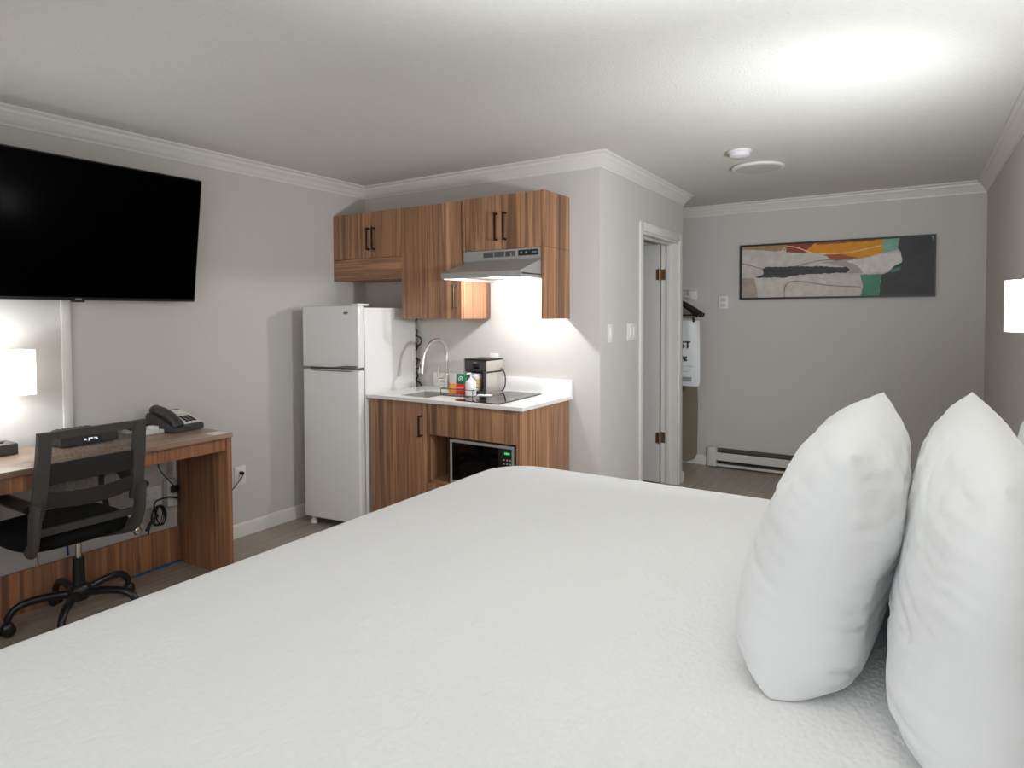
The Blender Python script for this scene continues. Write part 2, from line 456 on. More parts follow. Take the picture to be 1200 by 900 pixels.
# lamp on the desk
lamp = thing('desk_lamp', 'lit table lamp with white rectangular shade and dark base at left end of desk', 'lamp', (.11, -2.52, DZT+.001))
b = bm_(); box(b, .035, .175, -2.63, -2.405, DZT+.001, DZT+.052, .004); part('base', b, M_DARKG, lamp)
b = bm_(); cyl(b, (.11, -2.455, DZT+.051), (.11, -2.455, DZT+.057), .016); part('switch_button', b, M_BLK, lamp)
b = bm_(); cyl(b, (.11, -2.53, DZT+.05), (.11, -2.53, 1.24), .009)
tube(b, [(.055, -2.53, 1.235), (.185, -2.53, 1.235)], .003, smooth=False); tube(b, [(.11, -2.69, 1.235), (.11, -2.338, 1.235)], .003, smooth=False)
part('stem', b, M_NICKEL, lamp)
b = bm_(); ring_box(b, .05, .192, -2.70, -2.333, 1.073, 1.282, .003); part('lamp_shade', b, M_SHADE, lamp, smooth=0)

# cable box with its lit display
stb = thing('cable_box', 'dark cable box with a lit white display, on the desk behind the chair', 'cable box', (.12, -2.12, DZT))
SM = Matrix.Translation((.12, -2.118, DZT)) @ Matrix.Rotation(math.radians(-1), 4, 'Z')
b = bm_(); box(b, -.115, .10, -.13, .13, .006, .05, .004, M=SM)
for sx in (-.09, .08):
    for sy in (-.1, .1): cyl(b, SM @ Vector((sx, sy, .001)), SM @ Vector((sx, sy, .008)), .01, n=12)
part('housing', b, M_DARKG, stb)
b = bm_(); box(b, .1002, .1012, -.035, .045, .016, .040, M=SM); part('display_window', b, M_BLK, stb)
b = bm_()
for (y, z, w_, h_, s) in ((-.022, .028, .010, .010, 0), (-.006, .027, .006, .016, .5), (.004, .032, .014, .006, 0), (.022, .031, .014, .006, 0), (.030, .027, .005, .012, 0)):
    box(b, .1013, .1018, y-w_/2, y+w_/2, z-h_/2, z+h_/2, M=SM)
part('display_digits', b, mat('display_light', (220, 232, 255), .5, emit=((215, 230, 255), 1.6)), stb)
# remote control on the cable box
b = bm_(); box(b, -.05, .01, -.095, .085, 0, .020, .008, 3, M=Matrix.Translation((.10, -2.13, DZT+.0515)))
rem = thing('remote_control', 'dark remote control lying on top of the cable box', 'remote control', (.08, -2.13, DZT+.051))
part('housing', b, M_BLK, rem)
for i in range(4):
    for j in range(3):
        pass
b = bm_()
for i in range(6):
    for j in range(3): cyl(b, (.062+j*.017, -2.20+i*.026, DZT+.0712), (.062+j*.017, -2.20+i*.026, DZT+.0735), .005, n=10)
part('buttons', b, M_DARKG, rem)

# stationery tray, packets
tray = thing('stationery_tray', 'small white tray on the desk beside the telephone', 'tray', (.14, -1.83, DZT))
b = bm_()
box(b, .05, .245, -1.885, -1.765, DZT+.001, DZT+.008, .002)
for (x0, x1, y0, y1) in ((.05, .245, -1.885, -1.880), (.05, .245, -1.770, -1.765), (.05, .055, -1.88, -1.77), (.24, .245, -1.88, -1.77)):
    box(b, x0, x1, y0, y1, DZT+.001, DZT+.022)
part('tray_body', b, M_WHITE, tray)
b = bm_(); box(b, .135, .145, -1.88, -1.77, DZT+.008, DZT+.034, .001); part('divider', b, M_WHITE, tray)
b = bm_(); box(b, .062, .128, -1.872, -1.778, DZT+.009, DZT+.042, .003)
solo('packet', b, M_BLK, 'black packet in the back half of the white desk tray', 'packet')
b = bm_(); box(b, .15, .21, -1.805, -1.774, DZT+.009, DZT+.040, .003)
solo('packet', b, M_WHITE, 'small white packet in the front half of the white desk tray', 'packet')
b = bm_(); box(b, .16, .215, -1.872, -1.822, DZT+.009, DZT+.024, .002)
solo('card', b, M_PAPER, 'white folded card lying in the white desk tray', 'card')
b = bm_(); box(b, .455, .54, -1.662, -1.575, DZT+.0008, DZT+.0028)
solo('card', b, M_PAPER, 'flat white card on the front right corner of the desk', 'card')

# telephone
ph = thing('telephone', 'dark grey desk telephone with pale faceplate at right end of desk', 'telephone', (.18, -1.67, DZT), math.radians(8))
PHP = [(-.11, .004), (.12, .004), (.12, .028), (.105, .036), (-.06, .098), (-.10, .100), (-.112, .085)]
b = bm_(); prism(b, PHP, lambda x, z: (x, -.095, z), lambda x, z: (x, .095, z))
bmesh.ops.bevel(b, geom=b.edges[:], offset=.003, segments=2, affect='EDGES')
for sx in (-.09, .09):
    for sy in (-.07, .07): cyl(b, (sx, sy, .001), (sx, sy, .006), .012, n=12)
part('base', b, M_DARKG, ph, local=True)
SL = math.atan2(.062, .165)
FM = Matrix.Translation((.0225, 0, .069)) @ Matrix.Rotation(SL, 4, 'Y')
b = bm_(); box(b, -.084, .086, -.024, .091, -.001, .003, .001, M=FM); plate = part('faceplate', b, mat('phone_plate', (226, 224, 218), .5), ph, local=True)
b = bm_()
for i in range(4):
    for j in range(3): box(b, .0+i*.018, .012+i*.018, .008+j*.024, .026+j*.024, .003, .007, .001, M=FM)
part('keypad', b, M_BLK, plate, local=True)
b = bm_(); box(b, -.070, -.035, .02, .07, .003, .0045, M=FM); part('key_label', b, M_PAPER, plate, local=True)
HM = Matrix.Translation((.0225, -.066, .066)) @ Matrix.Rotation(SL, 4, 'Y')
b = bm_()
tube(b, [HM @ Vector(p) for p in ((-.108, 0, .006), (-.085, 0, .020), (-.04, 0, .030), (.03, 0, .030), (.078, 0, .020), (.102, 0, .004))], .03, n=14, rad=lambda t: .030 if t < .2 or t > .8 else .026)
part('handset', b, mat('handset_grey', (60, 58, 58), .38), ph, local=True)
b = bm_(); tube(b, [(-.09, .09, .02), (-.06, .125, .006), (.0, .14, .005), (.05, .125, .005), (.08, .1, .02)], .004, n=8); part('cord', b, M_CORD, ph, local=True)

# ------------------------------------------------------------------ office chair
CX, CY = .355, -2.245
CYB = CY-.078
ch = thing('office_chair', 'black mesh-back swivel office chair pushed up to the walnut desk', 'chair', (CX, CY, 0))
def starpt(ang, r, z): return (CX+r*math.cos(ang), CY+r*math.sin(ang), z)
A0 = math.radians(250)
b = bm_(); lathe(b, [(.0, .100), (.04, .100), (.050, .112), (.050, .150), (.036, .168), (0, .168)], (CX, CY, 0)); hub = part('hub', b, M_CHAIRB, ch)
for i in range(5):
    an = A0+i*2*PI/5
    b = bm_()
    tube(b, [starpt(an, .035, .132), starpt(an, .12, .140), starpt(an, .20, .136), starpt(an, .243, .116), starpt(an, .266, .085), starpt(an, .268, .068)], .018, n=12, rad=lambda t: .020-.006*t)
    part('base_leg', b, M_CHAIRB, ch)
    b = bm_()
    t = Vector((-math.sin(an+.5), math.cos(an+.5), 0)); c = Vector(starpt(an, .270, .028))
    for s in (-1, 1):
        q = c+t*s*.015
        lathe(b, [(0, -.009), (.020, -.009), (.0265, -.005), (.0265, .005), (.020, .009), (0, .009)], q, n=20, axis=t)
    cyl(b, c-t*.012, c+t*.012, .013, n=14)
    lathe(b, [(0, .036), (.014, .036), (.026, .024), (.028, .004), (.024, .004), (0, .02)], (c.x, c.y, .028), n=18)
    part('caster', b, M_CHAIRB, ch)
b = bm_(); cyl(b, (CX, CY, .16), (CX, CY, .30), .027, .024); part('gas_lift_cover', b, M_BLK, ch)
b = bm_(); cyl(b, (CX, CY, .295), (CX, CY, .43), .0135); part('gas_lift', b, M_CHROME, ch)
b = bm_(); box(b, CX-.10, CX+.09, CY-.07, CY+.07, .395, .435, .008); mech = part('tilt_mechanism', b, M_BLK, ch)
b = bm_(); tube(b, [(CX+.05, CY+.06, .415), (CX+.05, CY+.20, .41), (CX+.06, CY+.235, .40)], .006); part('lever', b, M_BLK, mech)
b = bm_(); lathe(b, [(0, -.028), (.012, -.028), (.018, -.015), (.018, .0), (.010, .02), (.006, .03), (0, .03)], (CX+.06, CY+.24, .375), n=18); part('lever_knob', b, M_CHROME, mech)
# seat cushion
b = bm_()
NX, NY = 22, 22
def seat_pt(u, v, top):
    k = .07
    x = CX+.02+.245*u*math.sqrt(max(0, 1-.32*v*v*abs(u))); y = CYB+.245*v*math.sqrt(max(0, 1-.32*u*u*abs(v)))
    e = (1-abs(u)**6)*(1-abs(v)**6)
    z = .478 + (.047*e**.5 - .012*(1-u*u)*(1-v*v) - .018*max(0, -u-.5)**1.5 if top else -.050*e**.5)
    return (x, y, z)
gt = [[b.verts.new(seat_pt(-1+2*i/NX, -1+2*j/NY, True)) for j in range(NY+1)] for i in range(NX+1)]
gb = [[gt[i][j] if i in (0, NX) or j in (0, NY) else b.verts.new(seat_pt(-1+2*i/NX, -1+2*j/NY, False)) for j in range(NY+1)] for i in range(NX+1)]
for i in range(NX):
    for j in range(NY):
        b.faces.new((gt[i][j], gt[i+1][j], gt[i+1][j+1], gt[i][j+1])); b.faces.new((gb[i][j], gb[i][j+1], gb[i+1][j+1], gb[i+1][j]))
part('seat', b, M_SEAT, ch, smooth=80)
# back frame
def bx(z): return CX+.262+(z-.50)*.19+.02*math.sin((z-.5)*5.5)          # back plane
def bw(z): return .222-.012*max(0, (z-.55))/.4                             # half width
bf = None
def upright(s):
    bb = bm_()
    zs = [.60+i*(.962-.60)/10 for i in range(11)]
    sec = [(-.016, -.024), (.014, -.026), (.018, .022), (-.012, .024)]
    rings = []
    for z in zs:
        rings.append([bb.verts.new((bx(z)+p, CYB+s*(bw(z)-.024)+q, z)) for p, q in sec])
    for r0, r1 in zip(rings, rings[1:]):
        for j in range(4): bb.faces.new((r0[j], r0[(j+1) % 4], r1[(j+1) % 4], r1[j]))
    bb.faces.new(rings[0][::-1]); bb.faces.new(rings[-1])
    bmesh.ops.bevel(bb, geom=[e for e in bb.edges if abs((e.verts[0].co-e.verts[1].co).z) > .01], offset=.006, segments=2, affect='EDGES')
    return bb
bf = part('back_frame', upright(-1), M_CHAIR, ch, smooth=35)
part('back_frame', upright(1), M_CHAIR, ch, smooth=35)
def crossbar(name, z0, z1, bow, m, dx=0.0, th=.011, sag=0.0, half=None):
    bb = bm_(); n = 16; rings = []
    for i in range(n+1):
        t = -1+2*i/n; zc = (z0+z1)/2; hw = half or bw(zc)-.03
        xo = bow*(1-t*t); sg = -sag*(1-t*t)
        rings.append([bb.verts.new((bx(z)+dx+xo+p, CYB+t*hw, z+sg)) for p, z in ((-th, z0), (th, z0), (th, z1), (-th, z1))])
    for r0, r1 in zip(rings, rings[1:]):
        for j in range(4): bb.faces.new((r0[j], r0[(j+1) % 4], r1[(j+1) % 4], r1[j]))
    bb.faces.new(rings[0][::-1]); bb.faces.new(rings[-1])
    return part(name, bb, m, ch, smooth=35)
crossbar('top_rail', .935, .968, 0, M_CHAIR, half=.212)
crossbar('lumbar_panel', .742, .832, -.012, mat('dark_mesh_panel', (44, 42, 41), .8), th=.004)
crossbar('lumbar_support', .652, .722, .022, mat('lumbar_grey', (52, 50, 49), .5), dx=.004, th=.006, sag=.02)
crossbar('bottom_rail', .520, .552, 0, M_CHAIR)
bb = bm_(); n = 14; g = []
for k in range(n+1):
    z = .53+k*(.945-.53)/n
    g.append([bb.verts.new((bx(z)-.004-.02*(1-(t/8-1)**2), CYB+(t/8-1)*(bw(z)-.022), z)) for t in range(17)])
for r0, r1 in zip(g, g[1:]):
    for j in range(16): bb.faces.new((r0[j], r0[j+1], r1[j+1], r1[j]))
part('mesh_back', bb, M_MESH, ch)
# side brackets that carry the armrests and run under the seat
for s in (-1, 1):
    bb = bm_()
    P = [(bx(.66)+.008, .206, .672), (bx(.62)+.012, .208, .60), (bx(.55)+.018, .208, .53), (bx(.5)-.005, .200, .470), (CX+.13, .17, .430), (CX+.03, .08, .416)]
    tube(bb, [(x, CYB+s*y, z) for x, y, z in P], .026, n=12, rad=lambda t: .044-.018*t, flat=.5)
    part('back_bracket', bb, M_CHAIR, ch)
    bb = bm_()
    P = [(bx(.655)+.004, .216, .655), (CX+.15, .238, .668), (CX+.05, .248, .690), (CX-.06, .250, .692), (CX-.14, .248, .672)]
    tube(bb, [(x, CYB+s*y, z) for x, y, z in P], .02, n=12, rad=lambda t: .020 if t < .3 else .017, flat=1.7)
    part('armrest', bb, M_CHAIRB, ch)
    bb = bm_()
    P = [(CX-.10, .248, .672), (CX-.13, .245, .60), (CX-.06, .235, .48), (CX+.0, .18, .436)]
    tube(bb, [(x, CYB+s*y, z) for x, y, z in P], .013, n=10); part('arm_support', bb, M_CHAIRB, ch)

# ------------------------------------------------------------------ outlets, cords, tape on the left wall
def outlet(name, label, y, z, w=.078, h=.118, x=0.0, gang=1, cat='outlet', group=None):
    t = thing(name, label, cat, (x, y, z-h/2), group=group)
    bb = bm_(); box(bb, x+.0005, x+.006, y-w/2, y+w/2, z-h/2, z+h/2, .002); part('cover_plate', bb, M_WHITE, t)
    for g in range(gang):
        yy = y+(g-(gang-1)/2)*.046
        bb = bm_()
        box(bb, x+.006, x+.0085, yy-.017, yy+.017, z-.034, z+.034, .001)
        sk = part('socket', bb, mat('socket_white', (222, 221, 218), .4), t)
        for dz in (-.018, .018):
            for dy in (-.006, .006):
                bb = bm_(); box(bb, x+.0085, x+.0088, yy+dy-.001, yy+dy+.001, z+dz-.004, z+dz+.005); part('slot', bb, M_VENT, sk)
    return t
outlet('wall_outlet', 'white wall outlet right of the desk with a cord plugged in', -1.145, .40, w=.08, h=.125)
b = bm_(); cyl(b, (.0095, -1.145, .42), (.034, -1.145, .42), .011, n=14)
tube(b, [(.03, -1.145, .42), (.045, -1.16, .40), (.035, -1.24, .32), (.03, -1.35, .25), (.018, -1.48, .22), (.016, -1.54, .22)], .003, n=8)
solo('electric_cable', b, M_CORD, 'thin black cord plugged into the outlet right of the desk', 'cord')
outlet('wall_outlet', 'white double outlet on the wall under the desk, near its right end', -1.72, .40, w=.125, h=.118, gang=2)
b = bm_(); box(b, .001, .05, -1.645, -1.585, .33, .49, .006)
box(b, .05, .056, -1.632, -1.6, .42, .45, .002); box(b, .05, .056, -1.632, -1.6, .36, .39, .002)
solo('power_adapter', b, M_WHITE, 'white power adapter on the wall under the desk by its right side panel', 'adapter')
b = bm_(); box(b, .057, .085, -1.635, -1.595, .415, .455, .006); tube(b, [(.084, -1.615, .435), (.09, -1.64, .47), (.06, -1.70, .58), (.04, -1.67, .68), (.04, -1.63, .74)], .003, n=8)
solo('power_plug', b, M_CORD, 'black plug with a thin cord rising under the desktop', 'plug')
b = bm_()
pts = []
for i in range(60):
    a = i*.52; r_ = .022+.006*math.sin(i*1.3)
    pts.append((.075+.012*math.sin(i*.7), -1.71+.028*math.cos(a)-.012*math.sin(i*.21), .305+.055*math.sin(a)))
tube(b, pts, .0032, n=6, k=3)
tube(b, [(.06, -1.595, .375), (.085, -1.66, .40), (.08, -1.73, .39), (.075, -1.735, .34), (.075, -1.715, .30)], .0045, n=8)
tube(b, [(.07, -1.735, .30), (.075, -1.765, .255), (.07, -1.77, .215)], .0045, n=8)
tube(b, [(.08, -1.745, .305), (.085, -1.79, .24)], .007, n=8, smooth=False)
solo('electric_cable', b, M_CORD, 'bundled black cord hanging under the desk near its right end', 'cord')
b = bm_(); tube(b, [(.02, -2.45, .52), (.03, -2.42, .44), (.03, -2.33, .40), (.025, -2.29, .30), (.028, -2.285, .19)], .003, n=8)
solo('electric_cable', b, M_CORD, 'thin black cord on the wall under the desk, left of the chair post', 'cord')
b = bm_(); tube(b, [(.02, -2.165, .46), (.022, -2.168, .36), (.024, -2.155, .27), (.02, -2.15, .21)], .005, n=8)
solo('network_cable', b, mat('blue_cable', (30, 60, 130), .5), 'short blue cable on the wall behind the chair seat', 'cable')
# strip of blue tape along the kick panel
b = bm_()
TP = [(.075, -1.58), (.065, -1.63), (.085, -1.68), (.075, -1.76), (.09, -1.83), (.075, -1.92), (.062, -1.92), (.062, -1.84), (.058, -1.74), (.055, -1.66), (.055, -1.58)]
prism(b, TP, lambda x, y: (x, y, .0006), lambda x, y: (x+.003*math.sin(y*60), y, .005+.003*math.sin(y*90)))
solo('masking_tape', b, M_BLUE, 'strip of blue masking tape on the floor along the desk kick panel', 'tape')

# ------------------------------------------------------------------ refrigerator
FA = math.radians(6.5)
fr = thing('refrigerator', 'white two-door refrigerator standing in the corner left of the counter', 'refrigerator', (.613, -.620, 0), FA)
FW, FD, FH = .487, .585, 1.500      # local: x from -FW to 0, y from 0 (body front) to FD
b = bm_(); box(b, -FW+.004, -.002, 0.0, FD, .045, FH-.012, .006); part('body', b, M_FRIDGE, fr, local=True)
b = bm_(); box(b, -FW+.012, -.010, -.008, .0, .05, FH-.018); part('door_gasket', b, M_GASK, fr, local=True)
def fdoor(name, z0, z1):
    bb = bm_(); box(bb, -FW, 0, -.068, -.008, z0, z1, .012, 4)
    return part(name, bb, M_FRIDGE, fr, local=True)
fz = fdoor('freezer_door', 1.088, FH); fd = fdoor('fridge_door', .052, 1.073)
b = bm_(); prism(b, [(-.22, 0), (-.012, 0), (-.012, .012), (-.10, .012), (-.14, .008)], lambda x, z: (x, -.0815, 1.092+z), lambda x, z: (x, -.066, 1.092+z)); part('handle', b, M_GASK, fz, local=True)
b = bm_(); prism(b, [(-.42, 0), (-.05, 0), (-.08, -.006), (-.38, -.006)], lambda x, z: (x, -.072, 1.069+z), lambda x, z: (x, -.060, 1.069+z)); part('handle', b, M_GASK, fd, local=True)
b = bm_(); lathe(b, [(0, 0), (.020, 0), (.020, .002), (0, .0025)], (-.105, -.068, 1.452), n=28, axis=(0, -1, 0))
for v in b.verts: v.co.z = 1.452+(v.co.z-1.452)*.42
part('badge', b, mat('badge_silver', (150, 150, 150), .3, metal=.7), fz, local=True)
b = bm_(); box(b, -.062, -.004, -.066, .045, FH-.0005, FH+.014, .003); part('hinge_cover', b, M_FRIDGE, fr, local=True)
for fx, fy in ((-FW+.05, -.03), (-.05, -.03), (-FW+.05, FD-.06), (-.05, FD-.06)):
    b = bm_(); lathe(b, [(0, .001), (.024, .001), (.024, .022), (.014, .030), (.014, .05), (0, .05)], (fx, fy, 0), n=16); part('foot', b, M_WHITE, fr, local=True)
b = bm_(); box(b, -FW+.01, -.01, -.01, .02, .03, .052); part('toe_grille', b, M_GASK, fr, local=True)
b = bm_()
pts = []
for i in range(12):
    z = .35+i*.085
    xs = (-FW+.04, -.012) if i % 2 == 0 else (-.012, -FW+.04)
    pts += [(xs[0], FD+.014, z), (xs[1], FD+.014, z)]
tube(b, [(-.02, FD-.01, .35)]+pts, .005, n=8, k=4)
for i in range(10): tube(b, [(-.012, FD+.014, .4+i*.11), (.002, FD+.018, .43+i*.11), (-.01, FD+.016, .46+i*.11)], .004, n=8)
part('condenser_coil', b, M_CORD, fr, local=True)

# ------------------------------------------------------------------ lower cabinet, worktop, sink, cooktop
CXL, CXR, CF = .628, 1.8135, -.600
lc = thing('base_cabinet', 'walnut laminate base cabinet under the white worktop right of the refrigerator', 'cabinet', ((CXL+CXR)/2, CF/2, 0))
b = bm_()
box(b, CXL, CXL+.018, CF+.02, -.016, .001, .889); box(b, 1.118, 1.136, CF+.004, -.016, .001, .889)
box(b, CXL+.018, 1.118, CF+.06, -.016, .09, .105); box(b, 1.136, 1.776, CF+.01, -.016, .385, .405)
box(b, CXL+.018, 1.776, -.03, -.016, .105, .60); part('carcass', b, M_CABV, lc)
b = bm_(); box(b, CXL, 1.112, CF, CF+.019, 0.075, .888, .001); dr = part('door', b, M_CABV, lc)
def pull(bb, x, y, z0, z1, proj=.030):
    """bar handle on a front at y"""
    for z in (z0+.006, z1-.006): cyl(bb, (x, y, z), (x, y-proj, z), .0065, n=12); 
    box(bb, x-.006, x+.006, y-proj-.005, y-proj+.004, z0, z1, .002)
b = bm_(); pull(b, 1.075, CF, .672, .808); part('handle', b, M_BLACKM, dr)
b = bm_(); box(b, 1.117, 1.776, CF, CF+.019, .690, .888, .001); part('front_rail', b, M_CABV, lc)
b = bm_(); box(b, 1.117, 1.776, CF, CF+.019, .09, .384, .001); part('lower_panel', b, M_CABV, lc)
b = bm_(); box(b, 1.7765, CXR, CF, -.016, .001, .890, .001); part('end_panel', b, M_CABV, lc)
b = bm_(); box(b, CXL+.018, 1.776, CF+.07, CF+.085, .001, .075); part('toe_kick', b, M_CABV, lc)

# worktop with the sink cut out
SX0, SX1, SY0, SY1 = .815, 1.085, -.545, -.265
WTX0, WTX1, WTY0, WTY1 = .622, 1.835, -.625, -.002
wt = thing('worktop', 'white stone worktop with backsplash on the walnut base cabinet', 'worktop', (1.23, -.31, .882))
b = bm_()
xs, ys = [WTX0, SX0, SX1, WTX1], [WTY0, SY0, SY1, WTY1]
vt = {(i, j, k): b.verts.new((xs[i], ys[j], z)) for i in range(4) for j in range(4) for k, z in enumerate((TOP-.021, TOP))}
for i in range(3):
    for j in range(3):
        if (i, j) == (1, 1): continue
        for k in (0, 1): b.faces.new([vt[p] for p in ((i, j, k), (i+1, j, k), (i+1, j+1, k), (i, j+1, k))])
def side(a, c): b.faces.new([vt[(*a, 0)], vt[(*c, 0)], vt[(*c, 1)], vt[(*a, 1)]])
for i in range(3): side((i, 0), (i+1, 0)); side((i, 3), (i+1, 3)); side((0, i), (0, i+1)); side((3, i), (3, i+1))
side((1, 1), (2, 1)); side((1, 2), (2, 2)); side((1, 1), (1, 2)); side((2, 1), (2, 2))
part('slab', b, M_STONE, wt, smooth=0)
b = bm_(); box(b, .70, WTX1, -.024, -.002, TOP+.0005, TOP+.102, .002); part('backsplash', b, M_STONE, wt)
sk = thing('sink', 'small rectangular stainless steel sink set in the white worktop', 'sink', ((SX0+SX1)/2, (SY0+SY1)/2, .74))
b = bm_()
ring_box(b, SX0+.002, SX1-.002, SY0+.002, SY1-.002, .745, TOP-.004, .003); box(b, SX0+.002, SX1-.002, SY0+.002, SY1-.002, .740, .745)
part('basin', b, M_STEEL, sk, smooth=0)
b = bm_(); lathe(b, [(0, .7455), (.035, .7455), (.040, .749), (.028, .748), (0, .747)], ((SX0+SX1)/2, (SY0+SY1)/2, 0)); part('drain', b, M_CHROME, sk)

fx, fy = .905, -.125
fa = thing('faucet', 'tall brushed nickel gooseneck kitchen faucet behind the sink', 'faucet', (fx, fy, TOP))
b = bm_(); lathe(b, [(0, .001), (.029, .001), (.029, .006), (.022, .012), (.020, .06), (.020, .10), (.014, .112), (0, .112)], (fx, fy, TOP)); part('body', b, M_NICKEL, fa)
SPX, SPY = -.05, -.205        # spout direction
def sp(t, z): return (fx+SPX*t, fy+SPY*t, TOP+z)
b = bm_(); tube(b, [sp(0, .10), sp(0, .20), sp(0, .27), sp(.12, .322), sp(.40, .350), sp(.70, .325), sp(.90, .265), sp(.97, .215)], .0135, n=14); part('gooseneck', b, M_NICKEL, fa)
b = bm_(); tube(b, [sp(.965, .225), sp(1.0, .18), sp(1.04, .128)], .016, n=16, smooth=False, rad=lambda t: .0145+.008*t); spr = part('spray_head', b, M_NICKEL, fa)
b = bm_(); c = Vector(sp(1.0, .17)); box(b, c.x-.004, c.x+.004, c.y-.022, c.y-.012, c.z-.02, c.z+.02, .002); part('spray_button', b, M_BLK, spr)
b = bm_(); tube(b, [(fx-.012, fy-.005, TOP+.065), (fx-.045, fy-.035, TOP+.068)], .016, n=14, smooth=False); tube(b, [(fx-.040, fy-.032, TOP+.07), (fx-.050, fy-.038, TOP+.10), (fx-.046, fy-.033, TOP+.155)], .006, n=10); part('lever', b, M_NICKEL, fa)

b = bm_()
CT_ = [(1.318, -.572), (1.652, -.588), (1.628, -.045), (1.368, -.040)]
prism(b, CT_, lambda x, y: (x, y, TOP+.0008), lambda x, y: (x, y, TOP+.0065))
ck = thing('cooktop', 'black glass two-burner cooktop set on the worktop under the hood', 'cooktop', (1.48, -.31, TOP))
part('glass_plate', b, M_BLKGLASS, ck, smooth=0)
for y in (-.18, -.43):
    b = bm_(); lathe(b, [(.085, .0066), (.088, .0066), (.088, .0070), (.085, .0070), (.085, .0066)], (1.47, y, TOP), n=40, capped=False); part('burner_ring', b, M_GASK, ck)

# microwave in the open bay
mwv = thing('microwave', 'black microwave with silver trim in the open bay of the base cabinet', 'microwave', (1.52, -.40, .406))
MX0, MX1, MZ0, MZ1, MY = 1.292, 1.756, .412, .676, -.592
b = bm_(); box(b, MX0+.004, MX1-.004, MY+.03, -.23, MZ0, MZ1-.002, .003)
for sx in (MX0+.04, MX1-.04):
    for sy in (MY+.06, -.27): cyl(b, (sx, sy, .4055), (sx, sy, MZ0+.002), .012, n=12)
part('casing', b, M_DARKG, mwv)
b = bm_(); xd = 1.646
for (x0, x1, z0, z1) in ((MX0, xd, MZ1-.016, MZ1), (MX0, xd, MZ0, MZ0+.016), (MX0, MX0+.016, MZ0+.016, MZ1-.016)): box(b, x0, x1, MY, MY+.029, z0, z1)
dd = part('door_frame', b, M_HOOD, mwv)
b = bm_(); box(b, MX0+.016, xd, MY+.001, MY+.02, MZ0+.016, MZ1-.016); part('door_glass', b, M_BLKGLASS, mwv)
b = bm_()
for (x0, x1, z0, z1) in ((xd+.001, MX1, MZ1-.016, MZ1), (xd+.001, MX1, MZ0, MZ0+.016), (MX1-.016, MX1, MZ0+.016, MZ1-.016)): box(b, x0, x1, MY, MY+.029, z0, z1)
part('panel_frame', b, M_HOOD, mwv)
b = bm_(); box(b, xd+.001, MX1-.016, MY+.001, MY+.02, MZ0+.016, MZ1-.016); cpn = part('control_panel', b, M_BLK, mwv)
b = bm_(); box(b, 1.684, 1.734, MY-.0002, MY+.001, .620, .644); part('display', b, mat('green_display_glow', (10, 60, 20), .4, emit=((20, 130, 40), .12)), cpn)
b = bm_()
for i in range(4): box(b, 1.692+i*.009, 1.698+i*.009, MY-.0006, MY-.0002, .627, .638)
part('display_digits', b, mat('green_digit_glow', (80, 255, 110), .4, emit=((110, 255, 130), .6)), cpn)
b = bm_()
for r_ in range(5):
    for c_ in range(3): box(b, 1.680+c_*.022, 1.692+c_*.022, MY-.0003, MY+.001, .590-r_*.022, .598-r_*.022)
part('buttons', b, mat('button_print', (170, 170, 170), .5), cpn)

# ------------------------------------------------------------------ upper cabinets
UF, UB = -.332, -.001
def ucab(name, label, x0, x1, z0, z1):
    t = thing(name, label, 'cabinet', ((x0+x1)/2, UF/2, z0), group=None)
    return t
u1 = ucab('wall_cabinet', 'short walnut wall cabinet with two black handles above the refrigerator', 0, .680, 1.69, 2.178)
b = bm_(); box(b, .003, .678, UF+.020, UB, 1.692, 2.176, .001); part('carcass', b, M_CABV, u1)
b = bm_(); box(b, .003, .040, UF, UF+.0195, 1.848, 2.176, .001); part('filler_strip', b, M_CABV, u1)
b = bm_(); box(b, .003, .678, UF, UF+.0195, 1.692, 1.845, .001); part('bottom_panel', b, M_CABH, u1)
for x0, x1, hx in ((.042, .398, .373), (.401, .678, .426)):
    b = bm_(); box(b, x0, x1, UF, UF+.0195, 1.848, 2.176, .001); d_ = part('door', b, M_CABV, u1)
    b = bm_(); pull(b, hx, UF, 1.902, 2.062); part('handle', b, M_BLACKM, d_)
u2 = ucab('wall_cabinet', 'tall walnut wall cabinet with one handle, between refrigerator and range hood', .681, 1.198, 1.410, 2.178)
b = bm_(); box(b, .681, 1.198, UF+.020, UB, 1.411, 2.176, .001); part('carcass', b, M_CABV, u2)
b = bm_(); box(b, .681, 1.192, UF, UF+.0195, 1.411, 2.176, .001); d_ = part('door', b, M_CABV, u2)
b = bm_(); pull(b, 1.148, UF, 1.478, 1.632); part('handle', b, mat('bronze_handle', (92, 80, 70), .35, metal=.6), d_)
u3 = ucab('wall_cabinet', 'walnut wall cabinet with two black handles directly above the range hood', 1.2, 1.8135, 1.410, 2.182)
b = bm_(); box(b, 1.200, 1.792, UF+.020, UB, 1.845, 2.182, .001); part('carcass', b, M_CABV, u3)
b = bm_(); box(b, 1.200, 1.222, UF, UF+.0195, 1.845, 2.182, .001); part('filler_strip', b, M_CABV, u3)
for x0, x1, hx in ((1.224, 1.505, 1.475), (1.508, 1.792, 1.538)):
    b = bm_(); box(b, x0, x1, UF, UF+.0195, 1.845, 2.182, .001); d_ = part('door', b, M_CABV, u3)
    b = bm_(); pull(b, hx, UF, 1.898, 2.072); part('handle', b, M_BLACKM, d_)
b = bm_(); box(b, 1.793, 1.8135, UF-.003, UB, 1.410, 1.846, .001); box(b, 1.793, 1.8135, UF-.003, UB, 1.8475, 2.184, .001); part('end_panel', b, M_CABV, u3)

